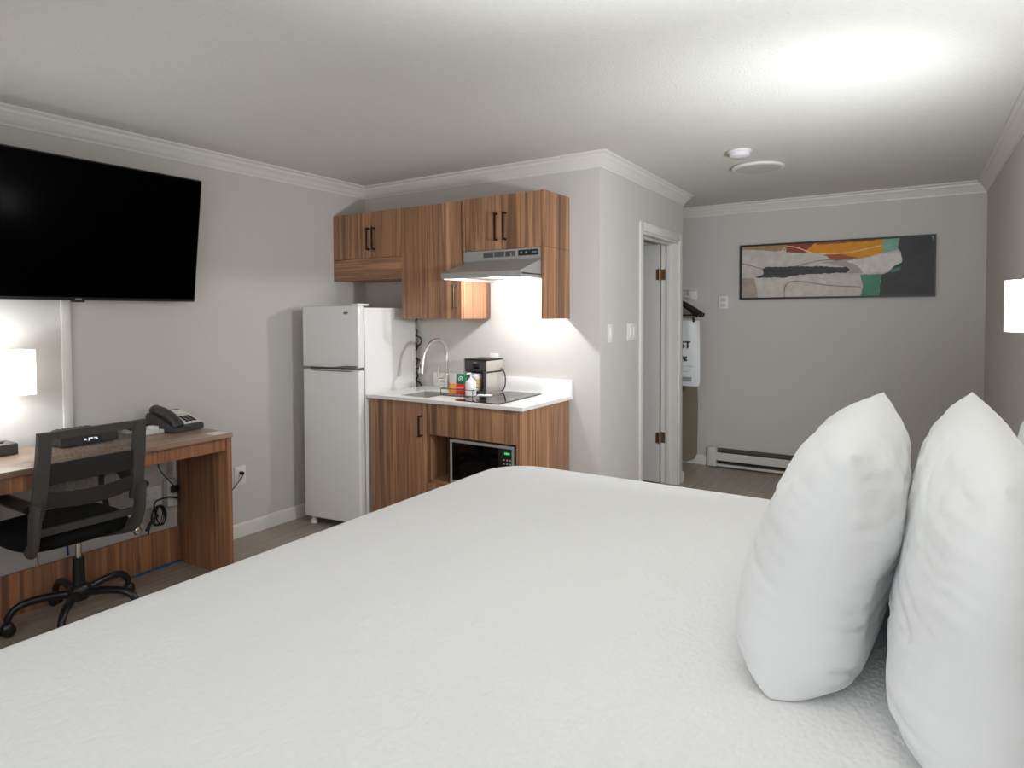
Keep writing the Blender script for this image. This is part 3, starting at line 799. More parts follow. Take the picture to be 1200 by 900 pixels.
# range hood
hd = thing('range_hood', 'grey steel under-cabinet range hood with vents and a lit lamp', 'range hood', (1.5, -.28, 1.655))
HX0, HX1 = 1.216, 1.789
LIP = -.565
HP = [(-.004, 1.842), (-.334, 1.842), (-.334, 1.782), (-.322, 1.772), (LIP, 1.694), (LIP-.004, 1.690), (LIP-.004, 1.662), (LIP, 1.658), (LIP+.012, 1.658), (LIP+.012, 1.672), (-.004, 1.680)]
b = bm_(); prism(b, HP, lambda y, z: (HX0, y, z), lambda y, z: (HX1, y, z)); part('shell', b, M_HOOD, hd, smooth=20)
b = bm_()
box(b, HX0, HX0+.01, LIP+.012, -.004, 1.655, 1.680); part('side_flange', b, M_HOOD, hd, smooth=0)
b = bm_(); box(b, HX1-.01, HX1, LIP+.012, -.004, 1.655, 1.680); part('side_flange', b, M_HOOD, hd, smooth=0)
for x0, x1 in ((1.372, 1.446), (1.455, 1.528), (1.538, 1.608)):
    b = bm_()
    box(b, x0, x1, -.3355, -.334, 1.797, 1.830)
    vg = part('vent_grille', b, M_VENT, hd)
    b = bm_()
    for i in range(6): box(b, x0, x1, -.337, -.3355, 1.799+i*.0053, 1.8015+i*.0053)
    part('louvres', b, M_GASK, vg)
b = bm_(); lathe(b, [(0, 0), (.012, 0), (.012, .004), (.010, .014), (0, .015)], (1.582, -.335, 1.808), n=20, axis=(0, -1, 0)); part('knob', b, M_CHROME, hd)
b = bm_(); box(b, 1.632, 1.772, -.3362, -.3342, 1.797, 1.832); bd = part('badge_plate', b, mat('navy_badge', (38, 42, 50), .4), hd)
b = bm_(); box(b, 1.73, 1.762, -.3372, -.3362, 1.812, 1.818); part('badge_line', b, M_GREYP, bd)
for x in (1.655, 1.69):
    b = bm_(); lathe(b, [(0, 0), (.006, 0), (.005, .006), (0, .006)], (x, -.3362, 1.816), n=14, axis=(0, -1, 0)); part('badge_button', b, M_GREYP, bd)
b = bm_(); box(b, 1.47, 1.62, -.27, -.13, 1.668, 1.6795, .003); part('lamp_lens', b, M_LENS, hd)
b = bm_(); box(b, 1.26, 1.45, -.46, -.10, 1.669, 1.6785, .003); part('grease_filter', b, M_STEEL, hd)
b = bm_(); box(b, 1.655, 1.75, -.46, -.10, 1.669, 1.6785, .003); part('grease_filter', b, M_STEEL, hd)

# ------------------------------------------------------------------ things on the worktop
cm = thing('coffee_maker', 'black and silver single-cup coffee maker at the back of the worktop', 'coffee maker', (1.26, -.165, TOP))
CM = Matrix.Translation((1.250, -.165, TOP)) @ Matrix.Rotation(math.radians(-4), 4, 'Z')
b = bm_(); box(b, -.092, .092, -.09, .09, .001, .024, .004, M=CM); part('base', b, M_DARKG, cm)
b = bm_(); box(b, -.092, .092, .005, .09, .0245, .150, .003, M=CM); box(b, .064, .092, -.09, .004, .0245, .150, .003, M=CM); part('column', b, M_DARKG, cm)
b = bm_(); box(b, -.092, .092, -.09, .09, .151, .225, .005, M=CM); hdm = part('brew_head', b, M_DARKG, cm)
b = bm_(); box(b, -.035, .035, -.0915, -.0895, .165, .200, .001, M=CM); part('display_panel', b, M_BLKGLASS, hdm)
b = bm_(); box(b, -.014, .014, -.0915, -.0900, .207, .214, M=CM); part('logo', b, M_GREYP, hdm)
b = bm_(); box(b, -.096, .096, -.093, .093, .2255, .233, .002, M=CM); part('lid', b, M_BLK, cm)
b = bm_(); box(b, .0925, .0965, -.088, .088, .004, .142, .001, M=CM); box(b, .0925, .0965, -.088, .088, .153, .222, .001, M=CM); part('side_panel', b, mat('pale_steel_panel', (206, 200, 192), .3, metal=.55), cm)
b = bm_(); box(b, -.101, -.0925, -.094, .088, .004, .222, .001, M=CM); part('side_panel', b, M_HOOD, cm)
b = bm_(); tube(b, [CM @ Vector(p) for p in ((.098, .06, .165), (.112, .072, .15), (.122, .078, .11), (.120, .078, .05), (.106, .075, .02), (.097, .07, .015))], .004, n=8); part('cord', b, M_CORD, cm)
cup = thing('paper_cup', 'paper cup with white lid and printed sleeve under the coffee maker head', 'cup', (1.245, -.215, TOP+.0255))
cz = TOP+.0255
b = bm_(); lathe(b, [(0, 0), (.031, 0), (.040, .088), (0, .088)], (1.235, -.225, cz)); part('cup_body', b, M_PAPER, cup)
b = bm_(); lathe(b, [(.0330, .018), (.0338, .018), (.0396, .076), (.039, .076)], (1.235, -.225, cz), capped=False); part('sleeve', b, mat('printed_sleeve', (214, 190, 142), .7, var=(90, .45)), cup)
b = bm_(); lathe(b, [(.041, .086), (.0435, .086), (.0435, .093), (.038, .097), (.036, .110), (0, .110)], (1.235, -.225, cz)); part('lid', b, M_WHITE, cup)
# wire caddy with packets and a pump bottle
cd = thing('wire_caddy', 'low black wire caddy holding packets and a bottle on the worktop', 'caddy', (1.19, -.365, TOP))
b = bm_()
KX0, KX1, KY0, KY1 = 1.090, 1.345, -.425, -.295
for z in (TOP+.004, TOP+.048):
    tube(b, [(KX0, KY0, z), (KX1, KY0, z), (KX1, KY1, z), (KX0, KY1, z), (KX0, KY0, z)], .0021, n=8, smooth=False)
for x, y in ((KX0, KY0), (KX1, KY0), (KX1, KY1), (KX0, KY1)): cyl(b, (x, y, TOP+.001), (x, y, TOP+.05), .0021, n=8)
for i in range(1, 9): tube(b, [(KX0+i*(KX1-KX0)/9, KY0, TOP+.004), (KX0+i*(KX1-KX0)/9, KY1, TOP+.004)], .0018, n=6, smooth=False)
for y in (KY0,): tube(b, [(KX1, y, TOP+.048), (KX1+.012, y-.004, TOP+.052), (KX1+.018, y-.006, TOP+.036), (KX1+.010, y-.004, TOP+.026)], .003, n=8)
part('frame', b, M_CORD, cd)
def packet(x, y, w, h, m, label, dz=.0078, th=.012, rz=0.0, cat='packet', lean=.10):
    MM = Matrix.Translation((x, y, TOP+dz)) @ Matrix.Rotation(rz, 4, 'Z') @ Matrix.Rotation(-lean, 4, 'X')
    bb = bm_()
    n = 10
    def pt(i, j, s):
        u, v = -1+2*i/n, -1+2*j/n
        e = ((1-abs(u)**3)*(1-abs(v)**4))
        return MM @ Vector((w/2*u, s*th/2*e, h/2*(v+1)))
    f_ = [[bb.verts.new(pt(i, j, -1)) for j in range(n+1)] for i in range(n+1)]
    k_ = [[f_[i][j] if i in (0, n) or j in (0, n) else bb.verts.new(pt(i, j, 1)) for j in range(n+1)] for i in range(n+1)]
    for i in range(n):
        for j in range(n):
            bb.faces.new((f_[i][j], f_[i+1][j], f_[i+1][j+1], f_[i][j+1])); bb.faces.new((k_[i][j], k_[i][j+1], k_[i+1][j+1], k_[i+1][j]))
    return bb, MM
g_, GM = packet(1.172, -.318, .088, .128, M_GREEN, '', th=.022)
gt_ = thing('coffee_packet', 'green coffee packet with a pale round emblem standing in the wire caddy', 'packet', (1.172, -.318, TOP+.0078))
gp = part('pouch', g_, M_GREEN, gt_)
b = bm_(); c = GM @ Vector((0, -.0108, .096)); nv = (GM.to_3x3() @ Vector((0, -1, 0)))
lathe(b, [(.012, 0), (.018, 0), (.018, .0012), (.012, .0012), (.012, 0)], c, n=24, axis=nv, capped=False); lathe(b, [(0, 0), (.007, 0), (.007, .0012), (0, .0012)], c, n=16, axis=nv)
part('emblem', b, M_PAPER, gp)
b, _ = packet(1.138, -.362, .065, .068, M_ORANGE, ''); solo('tea_packet', b, M_ORANGE, 'orange packet in the wire caddy, left of the red one', 'packet')
b, RM = packet(1.208, -.372, .072, .068, M_RED, ''); 
rp = thing('tea_packet', 'red packet in the wire caddy between orange packet and white bottle', 'packet', (1.208, -.372, TOP+.0078)); pch = part('pouch', b, M_RED, rp)
b = bm_(); box(b, -.028, .028, -.0075, -.006, .040, .046, M=RM); box(b, -.028, .02, -.0075, -.006, .028, .032, M=RM); part('print_lines', b, mat('pale_red_print', (236, 150, 140), .6), pch)
bt = thing('pump_bottle', 'white pump bottle standing at the right end of the wire caddy', 'bottle', (1.288, -.365, TOP+.007))
b = bm_(); lathe(b, [(0, .0), (.032, .0), (.035, .004), (.035, .082), (.030, .094), (.016, .102), (0, .102)], (1.288, -.365, TOP+.0075)); part('bottle_body', b, M_WHITE, bt)
b = bm_(); lathe(b, [(0, .1), (.014, .1), (.014, .112), (.005, .114), (.005, .138), (0, .138)], (1.288, -.365, TOP+.0075)); tube(b, [(1.288, -.365, TOP+.1435), (1.288, -.365, TOP+.149), (1.278, -.395, TOP+.147)], .006, n=10, smooth=False); part('pump', b, M_WHITE, bt)
b = bm_(); box(b, -.04, .05, -.03, .03, 0, .002, M=Matrix.Translation((1.355, -.315, TOP+.0072)) @ Matrix.Rotation(.25, 4, 'Z'))
solo('napkin', b, M_PAPER, 'small white folded napkin on the cooktop corner by the caddy', 'napkin')

# kitchen wall outlet above the backsplash
def plate_y(name, label, x, z, w, h, cat, kind='outlet'):
    t = thing(name, label, cat, (x, -.003, z-h/2))
    bb = bm_(); box(bb, x-w/2, x+w/2, -.007, -.0005, z-h/2, z+h/2, .002); part('cover_plate', bb, M_WHITE, t)
    bb = bm_(); box(bb, x-.017, x+.017, -.0095, -.0072, z-.034, z+.034, .001); part('socket', bb, M_WHITE, t)
    return t
plate_y('wall_outlet', 'white outlet on the kitchen wall just above the coffee maker', 1.225, 1.108, .074, .118, 'outlet')

# ------------------------------------------------------------------ partition and back-wall fittings
def switch_x(label, y, z, w, gang):
    t = thing('light_switch', label, 'light switch', (B, y, z-.06))
    bb = bm_(); box(bb, B+.0005, B+.006, y-w/2, y+w/2, z-.06, z+.06, .002); part('cover_plate', bb, M_WHITE, t)
    for g in range(gang):
        yy = y+(g-(gang-1)/2)*.046*w/.12*gang/2
        bb = bm_(); box(bb, B+.006, B+.010, yy-.016, yy+.016, z-.033, z+.033, .001); part('rocker', bb, mat('rocker_white', (238, 237, 234), .3), t)
switch_x('single white light switch near the kitchen corner of the partition wall', .155, 1.312, .085, 1)
switch_x('white double light switch beside the bathroom door frame', .525, 1.312, .17, 2)

th = thing('thermostat', 'small white thermostat on the back wall left of the painting', 'thermostat', (2.187, W, 1.48))
b = bm_(); box(b, 2.145, 2.232, W-.022, W, 1.482, 1.598, .004); part('casing', b, M_WHITE, th)
b = bm_(); box(b, 2.165, 2.212, W-.0235, W-.0215, 1.545, 1.580, .001); box(b, 2.165, 2.212, W-.0235, W-.0215, 1.500, 1.53, .001); part('buttons', b, mat('thermo_grey', (205, 204, 200), .4), th)

# painting
pa = thing('painting', 'wide abstract painting in a thin black frame on the back wall', 'painting', (3.084, W, 1.56))
PX0, PX1, PZ0, PZ1 = 2.338, 3.830, 1.563, 2.056
FWD = .016; PY = W-.030
b = bm_()
for (x0, x1, z0, z1) in ((PX0, PX1, PZ0, PZ0+FWD), (PX0, PX1, PZ1-FWD, PZ1), (PX0, PX0+FWD, PZ0+FWD, PZ1-FWD), (PX1-FWD, PX1, PZ0+FWD, PZ1-FWD)): box(b, x0, x1, PY, W-.001, z0, z1)
part('frame', b, mat('black_frame', (30, 26, 22), .45), pa, smooth=0)
PC = [('cream', (206, 198, 190)), ('tan', (176, 140, 98)), ('dark_red', (150, 74, 56)), ('amber', (226, 150, 44)), ('rust', (172, 92, 54)),
      ('aqua', (132, 178, 160)), ('white_stroke', (222, 214, 208)), ('charcoal', (76, 76, 78)), ('sea_green', (86, 142, 120)), ('soot', (74, 72, 74)), ('taupe', (176, 160, 148)), ('pencil', (120, 112, 106)), ('chalk', (240, 206, 170)), ('grey_wash', (176, 166, 164))]
PM = [mat('paint_'+n_, c_, .7, var=(22, .10)) for n_, c_ in PC]
IDX = {n_: i for i, (n_, c_) in enumerate(PC)}
def art(px, py):
    u = (px-110)/916.0; tp = 152-57*u; bt_ = 403-15*u
    v = (bt_-py)/(bt_-tp)
    u = min(max(u, .008), .992); v = min(max(v, .03), .97)
    return PX0+u*(PX1-PX0), PZ0+v*(PZ1-PZ0)
b = bm_(); LAY = [0]
def layer(col, pts, jag=0.0):
    LAY[0] += 1
    if jag:
        out = []
        for i, p in enumerate(pts):
            q = pts[(i+1) % len(pts)]; n_ = max(1, int(math.hypot(q[0]-p[0], q[1]-p[1])/9))
            for k in range(n_):
                t = k/n_; out.append((p[0]+(q[0]-p[0])*t+random.uniform(-jag, jag), p[1]+(q[1]-p[1])*t+random.uniform(-jag, jag)))
        pts = out
    y = PY+.0125-LAY[0]*.0004
    f = b.faces.new([b.verts.new((art(*p)[0], y, art(*p)[1])) for p in pts]); f.material_index = IDX[col]
def stroke(col, pts, w):
    P = catmull([(x, y, 0) for x, y in pts], 8)
    L_, R_ = [], []
    for i, p in enumerate(P):
        d = (P[min(i+1, len(P)-1)]-P[max(i-1, 0)]).normalized(); n_ = Vector((-d.y, d.x, 0))
        L_.append((p+n_*w/2)); R_.append((p-n_*w/2))
    LAY[0] += 1; y = PY+.0125-LAY[0]*.0004; ix = IDX[col]
    va = [b.verts.new((art(q.x, q.y)[0], y, art(q.x, q.y)[1])) for q in L_]; vb = [b.verts.new((art(q.x, q.y)[0], y, art(q.x, q.y)[1])) for q in R_]
    for i in range(len(P)-1):
        f = b.faces.new((va[i], va[i+1], vb[i+1], vb[i])); f.material_index = ix
box(b, PX0+FWD-.002, PX1-FWD+.002, PY+.0125, W-.004, PZ0+FWD-.002, PZ1-FWD+.002)
layer('tan', [(100, 140), (372, 120), (352, 165), (300, 178), (230, 172), (100, 172)], 2)
layer('taupe', [(100, 303), (186, 303), (208, 410), (100, 410)])
layer('dark_red', [(358, 120), (520, 118), (500, 165), (440, 184), (350, 180)], 1)
layer('amber', [(452, 168), (520, 115), (802, 100), (801, 180), (700, 210), (600, 192), (520, 185), (440, 181)], 1)
layer('rust', [(500, 118), (775, 100), (762, 126), (600, 139), (500, 146)], 2)
layer('rust', [(530, 191), (600, 186), (692, 205), (645, 216), (580, 219)], 2)
layer('aqua', [(801, 100), (878, 98), (869, 168), (800, 184)], 1)
layer('grey_wash', [(520, 226), (650, 214), (800, 190), (760, 262), (700, 280), (600, 275), (640, 250)], 3)
layer('white_stroke', [(640, 222), (800, 190), (880, 178), (886, 225), (842, 248), (830, 270), (720, 278), (690, 240)], 2)
layer('charcoal', [(876, 90), (1040, 80), (1040, 400), (786, 400), (797, 284), (830, 272), (850, 246), (886, 226), (881, 180), (866, 160)], 2)
layer('soot', [(880, 115), (1010, 105), (990, 180), (900, 210)], 4)
layer('sea_green', [(830, 264), (882, 244), (878, 264), (842, 274)], 2)
layer('sea_green', [(705, 286), (796, 281), (788, 400), (704, 400), (716, 340)], 2)
layer('aqua', [(1003, 100), (1040, 95), (1040, 165)], 1)
layer('soot', [(230, 264), (246, 250), (400, 247), (500, 245), (642, 250), (656, 262), (640, 274), (500, 281), (420, 285), (340, 300), (188, 300), (236, 284)], 2.5)
stroke('pencil', [(342, 402), (345, 345), (372, 320), (440, 318), (560, 335), (706, 342)], 3)
stroke('chalk', [(323, 180), (350, 156), (400, 158), (500, 186), (640, 182), (795, 148)], 4)
stroke('pencil', [(112, 235), (160, 243), (230, 260)], 3)
stroke('pencil', [(400, 246), (520, 219), (660, 212)], 3)
part('canvas', b, None, pa, smooth=0, mats=PM)

# baseboard heater
he = thing('baseboard_heater', 'long white electric baseboard heater along the foot of the back wall', 'heater', (2.75, W, 0))
HXa, HXb = 2.062, 3.46
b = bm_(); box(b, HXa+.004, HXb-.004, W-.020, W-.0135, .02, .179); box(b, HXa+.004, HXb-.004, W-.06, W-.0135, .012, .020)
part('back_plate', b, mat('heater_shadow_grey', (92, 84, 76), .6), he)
b = bm_(); prism(b, [(-.064, .068), (-.068, .072), (-.068, .132), (-.060, .142), (-.057, .139), (-.064, .130), (-.064, .074), (-.061, .070)], lambda y, z: (HXa+.085, W+y, z), lambda y, z: (HXb-.085, W+y, z)); part('front_cover', b, M_HEAT, he, smooth=20)
b = bm_(); prism(b, [(-.066, .014), (-.070, .018), (-.070, .036), (-.066, .038)], lambda y, z: (HXa+.085, W+y, z), lambda y, z: (HXb-.085, W+y, z)); part('bottom_rail', b, M_HEAT, he)
b = bm_(); box(b, HXa+.085, HXb-.085, W-.024, W-.0135, .180, .188, .002); part('top_rail', b, M_HEAT, he)
for x0, x1 in ((HXa, HXa+.084), (HXb-.084, HXb)):
    b = bm_(); box(b, x0, x1, W-.072, W-.0135, .008, .188, .006); part('end_box', b, M_HEAT, he)
b = bm_(); box(b, HXa+.086, HXb-.086, W-.045, W-.0205, .06, .10)
for i in range(70):
    x = HXa+.10+i*(HXb-HXa-.2)/69; box(b, x, x+.0015, W-.055, W-.021, .045, .150)
part('heating_fins', b, M_VENT, he, smooth=0)

# closet: shelf with rod, hangers, laundry bag, ironing board
RZ, RX = 1.595, 1.885
cs = thing('closet_rod', 'white closet shelf with hanging rod in the recess behind the partition', 'closet rod', (RX, 2.06, 1.6))
b = bm_(); cyl(b, (RX, E+.001, RZ), (RX, W-.001, RZ), .012); part('rod', b, M_CHROME, cs)
b = bm_()
for i in range(13): tube(b, [(1.62+i*.026, E+.004, 1.672), (1.62+i*.026, W-.004, 1.672)], .003, n=6, smooth=False)
for y in (E+.05, (E+W)/2, W-.05): tube(b, [(1.615, y, 1.666), (1.945, y, 1.666)], .004, n=6, smooth=False)
tube(b, [(1.945, E+.004, 1.655), (1.945, W-.004, 1.655)], .004, n=6, smooth=False)
part('wire_shelf', b, M_WHITE, cs)
for y in (E+.012, W-.012):
    b = bm_(); box(b, 1.862, 1.945, y-.011, y+.011, 1.57, 1.672, .003); part('bracket', b, M_WHITE, cs)
def hanger(y, tilt, label, bar=True):
    h = thing('coat_hanger', label, 'hanger', (RX, y, RZ-.19), tilt, group='dark hangers on the closet rod')
    bb = bm_(); tube(bb, [(-.018, 0, .205), (-.016, 0, .222), (0, 0, .2285), (.016, 0, .218), (.014, 0, .197), (0, 0, .182), (0, 0, .15)], .003, n=8)
    # hook drops so that it rests on the rod
    part('hook', bb, M_CHROME, h, local=True)
    bb = bm_(); tube(bb, [(-.215, 0, .012), (-.12, 0, .08), (-.03, 0, .135), (0, 0, .145), (.03, 0, .135), (.12, 0, .08), (.215, 0, .012)], .012, n=12, flat=1.0, rad=lambda t: .011+.010*abs(2*t-1)**1.5)
    part('shoulder', bb, M_BLACKM, h, local=True)
    bb = bm_(); tube(bb, [(-.19, 0, .02), (.19, 0, .02)], .006, n=8, smooth=False); part('bar', bb, M_BLACKM, h, local=True)
    return h
hg = hanger(1.90, -.05, 'dark wooden hanger carrying the white laundry bag, nearest on the closet rod')
hanger(1.98, .06, 'second dark wooden hanger on the closet rod, just behind the bag')
hanger(2.06, -.02, 'third dark wooden hanger on the closet rod, farthest from the bag')
# laundry bag clipped below the first hanger
bag = thing('laundry_bag', 'white printed laundry bag hanging from a dark hanger in the closet', 'bag', (RX, 1.90, .80))
BX0, BX1, BZ0, BZ1 = 1.72, 2.118, .800, 1.375
b = bm_(); n = 18
def bagpt(i, j, s):
    u, v = i/n, j/n
    x = BX0+(BX1-BX0)*u+.012*(v)*(.5-u); z = BZ0+(BZ1-BZ0)*v
    e = math.sin(PI*u)*math.sin(PI*min(1, v*1.02))**.6
    y = 1.885+s*.016*e+.006*math.sin(u*19+v*3)*v
    return (x, y, z)
f_ = [[b.verts.new(bagpt(i, j, -1)) for j in range(n+1)] for i in range(n+1)]
k_ = [[f_[i][j] if i in (0, n) or j == 0 else b.verts.new(bagpt(i, j, 1)) for j in range(n+1)] for i in range(n+1)]
for i in range(n):
    for j in range(n):
        b.faces.new((f_[i][j], f_[i+1][j], f_[i+1][j+1], f_[i][j+1])); b.faces.new((k_[i][j], k_[i][j+1], k_[i+1][j+1], k_[i+1][j]))
bmesh.ops.remove_doubles(b, verts=b.verts, dist=1e-6)
part('bag_body', b, M_BAG, bag)
for x in (1.79, 2.06):
    b = bm_(); box(b, x-.010, x+.010, 1.880, 1.912, 1.362, 1.432, .003); part('clip', b, M_BLK, bag)
def text(name, s, size, x, z, y, m, parent, align='RIGHT', ext=.0004, bold=0.0):
    cu = bpy.data.curves.new(name, 'FONT'); cu.body = s; cu.size = size; cu.align_x = align; cu.extrude = ext; cu.offset = bold
    tmp = bpy.data.objects.new(name+'_curve', cu)
    me = bpy.data.meshes.new_from_object(tmp); bpy.data.objects.remove(tmp); bpy.data.curves.remove(cu)
    bb = bm_(); bb.from_mesh(me); bpy.data.meshes.remove(me)
    bmesh.ops.transform(bb, matrix=Matrix.Translation((x, y, z)) @ Matrix.Rotation(PI/2, 4, 'X'), verts=bb.verts)
    return part(name, bb, m, parent, smooth=0)
text('lettering', 'ST', .085, 2.040, 1.135, 1.862, M_TEXT, bag, bold=.0025)
text('lettering', 'ng', .058, 2.010, 1.035, 1.862, M_TEXT, bag, bold=.0015)
b = bm_()
for i, z in enumerate((.975, .95, .925)): box(b, 1.80, 2.06-.02*i, 1.8615, 1.8622, z, z+.004)
part('printed_lines', b, M_GREYP, bag)
b = bm_(); box(b, 1.80, 2.05, 1.8615, 1.8622, .842, .882); part('printed_block', b, M_GREYP, bag)

ib = thing('ironing_board', 'taupe covered ironing board standing against the wall below the laundry bag', 'ironing board', (1.86, 2.31, 0))
b = bm_()
pts = [(1.60, 1.02), (1.60, .10), (1.64, .045), (1.70, .03), (1.88, .03), (1.935, .05), (1.962, .11), (1.968, .6), (1.955, .95), (1.90, 1.25), (1.78, 1.36), (1.66, 1.25)]
prism(b, pts, lambda x, z: (x, 2.335-z*.012, z), lambda x, z: (x, 2.360-z*.012, z))
bmesh.ops.bevel(b, geom=[e for e in b.edges], offset=.006, segments=2, affect='EDGES')
part('padded_board', b, M_TAUPE, ib)
b = bm_(); tube(b, [(1.70, 2.37, .003), (1.72, 2.372, .6), (1.84, 2.372, 1.1)], .010, n=8, smooth=False); tube(b, [(1.86, 2.37, .003), (1.84, 2.372, .6), (1.72, 2.372, 1.1)], .010, n=8, smooth=False)
part('folded_legs', b, M_HEAT, ib)

# ------------------------------------------------------------------ ceiling fittings
sd = thing('smoke_detector', 'small round white smoke detector on the ceiling, nearer of two discs', 'smoke detector', (2.765, .43, H-.045))
b = bm_(); lathe(b, [(0, 0), (.062, 0), (.070, -.004), (.070, -.014), (.060, -.016)], (2.765, .43, H-.0005), n=36); part('base', b, M_WHITE, sd)
b = bm_(); lathe(b, [(.060, -.016), (.062, -.020), (.060, -.036), (.048, -.044), (0, -.045)], (2.765, .43, H-.0005), n=36); part('cover', b, mat('detector_white', (226, 224, 228), .4), sd)
cv = thing('ceiling_light', 'flat round white unlit ceiling light beyond the smoke detector', 'ceiling light', (2.78, .91, H-.03))
b = bm_(); lathe(b, [(0, 0), (.155, 0), (.168, -.010), (.170, -.022), (.160, -.028), (.146, -.026)], (2.78, .91, H-.0005), n=48, capped=False); part('rim', b, M_WHITE, cv)
b = bm_(); lathe(b, [(.148, -.0262), (.12, -.0275), (0, -.028)], (2.78, .91, H-.0005), n=48, capped=False); part('diffuser', b, mat('diffuser_white', (205, 203, 198), .5), cv)

# ------------------------------------------------------------------ wall lamp right
def sconce(cy, label):
    s = thing('wall_lamp', label, 'lamp', (R, cy, 1.36))
    r_ = .100
    b = bm_()
    n = 40
    z0, z1 = 1.374, 1.542
    # drum shade: closed side wall, open at top and bottom
    prof = [(r_, z0), (r_, z1), (r_-.004, z1), (r_-.004, z0), (r_, z0)]
    cx = R-.112
    lathe(b, prof, (cx, cy, 0), n=n, capped=False); part('lamp_shade', b, M_SHADE, s, smooth=40)
    b = bm_(); box(b, R-.018, R-.0005, cy-.055, cy+.055, 1.34, 1.46, .004); part('back_plate', b, M_BLACKM, s)
    b = bm_(); tube(b, [(R-.015, cy, 1.40), (R-.06, cy, 1.345), (cx, cy, 1.345), (cx, cy, 1.40)], .008, n=10, k=5); tube(b, [(cx, cy-r_+.003, 1.372), (cx, cy+r_-.003, 1.372)], .003, n=6, smooth=False); part('arm', b, M_BLACKM, s)
    b = bm_(); lathe(b, [(0, -.05), (.014, -.05), (.014, -.02), (.028, .01), (.03, .03), (.02, .055), (0, .06)], (cx, cy, 1.44), n=20); part('bulb', b, M_LENS, s)
    return cx
SCY = -1.0
scx = sconce(SCY, 'lit white drum-shade wall lamp on the right wall beyond the pillows')

# ------------------------------------------------------------------ bed
bed = thing('bed', 'large bed made up with a textured white coverlet filling the foreground', 'bed', (3.15, -2.25, 0))
BX0_, BX1_, BY0_, BY1_ = 2.085, R-.03, -3.46, -1.205
def rr(x0, x1, y0, y1, rc, n=10):
    pts = []
    for cx, cy, a0 in ((x1-rc, y1-rc, 0), (x0+rc, y1-rc, PI/2), (x0+rc, y0+rc, PI), (x1-rc, y0+rc, 3*PI/2)):
        for i in range(n+1):
            a = a0+i*PI/2/n; pts.append((cx+rc*math.cos(a), cy+rc*math.sin(a)))
    out = []
    for i, p in enumerate(pts):       # subdivide straight runs
        q = pts[(i+1) % len(pts)]; L = math.hypot(q[0]-p[0], q[1]-p[1]); k = max(1, int(L/.05))
        out += [(p[0]+(q[0]-p[0])*j/k, p[1]+(q[1]-p[1])*j/k) for j in range(k)]
    return out
b = bm_()
base_loop = rr(BX0_, BX1_, BY0_, BY1_, .20)
cxm, cym = (BX0_+BX1_)/2, (BY0_+BY1_)/2
ER = .085
def ringpts(inset, z, wob=0.0):
    sx = (BX1_-BX0_-2*inset)/(BX1_-BX0_); sy = (BY1_-BY0_-2*inset)/(BY1_-BY0_)
    out = []
    for i, (x, y) in enumerate(base_loop):
        w = wob*math.sin(i*.55)+wob*.6*math.sin(i*.23+1)
        k = 1+w
        out.append(b.verts.new((min(cxm+(x-cxm)*sx*k, R-.016), cym+(y-cym)*sy*k, z)))
    return out
rings = []
for inset, z in ((.34, BED+.008), (.22, BED+.006), (.14, BED+.002)): rings.append(ringpts(inset, z))
for i in range(7):
    a = i*PI/2/6
    rings.append(ringpts(ER*(1-math.sin(a)), BED-ER*(1-math.cos(a))))
for k, z in enumerate((.60, .50, .40, .30, .20)): rings.append(ringpts(-.004*k, z, .0025*(k+1)))
for r0, r1 in zip(rings, rings[1:]):
    for i in range(len(r0)): b.faces.new((r0[i], r0[(i+1) % len(r0)], r1[(i+1) % len(r0)], r1[i]))
b.faces.new(rings[0])
part('coverlet', b, M_COVER, bed, smooth=70)
b = bm_(); box(b, BX0_+.05, BX1_-.01, BY0_+.05, BY1_-.05, .08, .40, .01); part('bed_base', b, M_VENT, bed)
for x in (BX0_+.12, BX1_-.12):
    for y in (BY0_+.12, BY1_-.12):
        b = bm_(); cyl(b, (x, y, .001), (x, y, .082), .03); part('leg', b, M_BLK, bed)

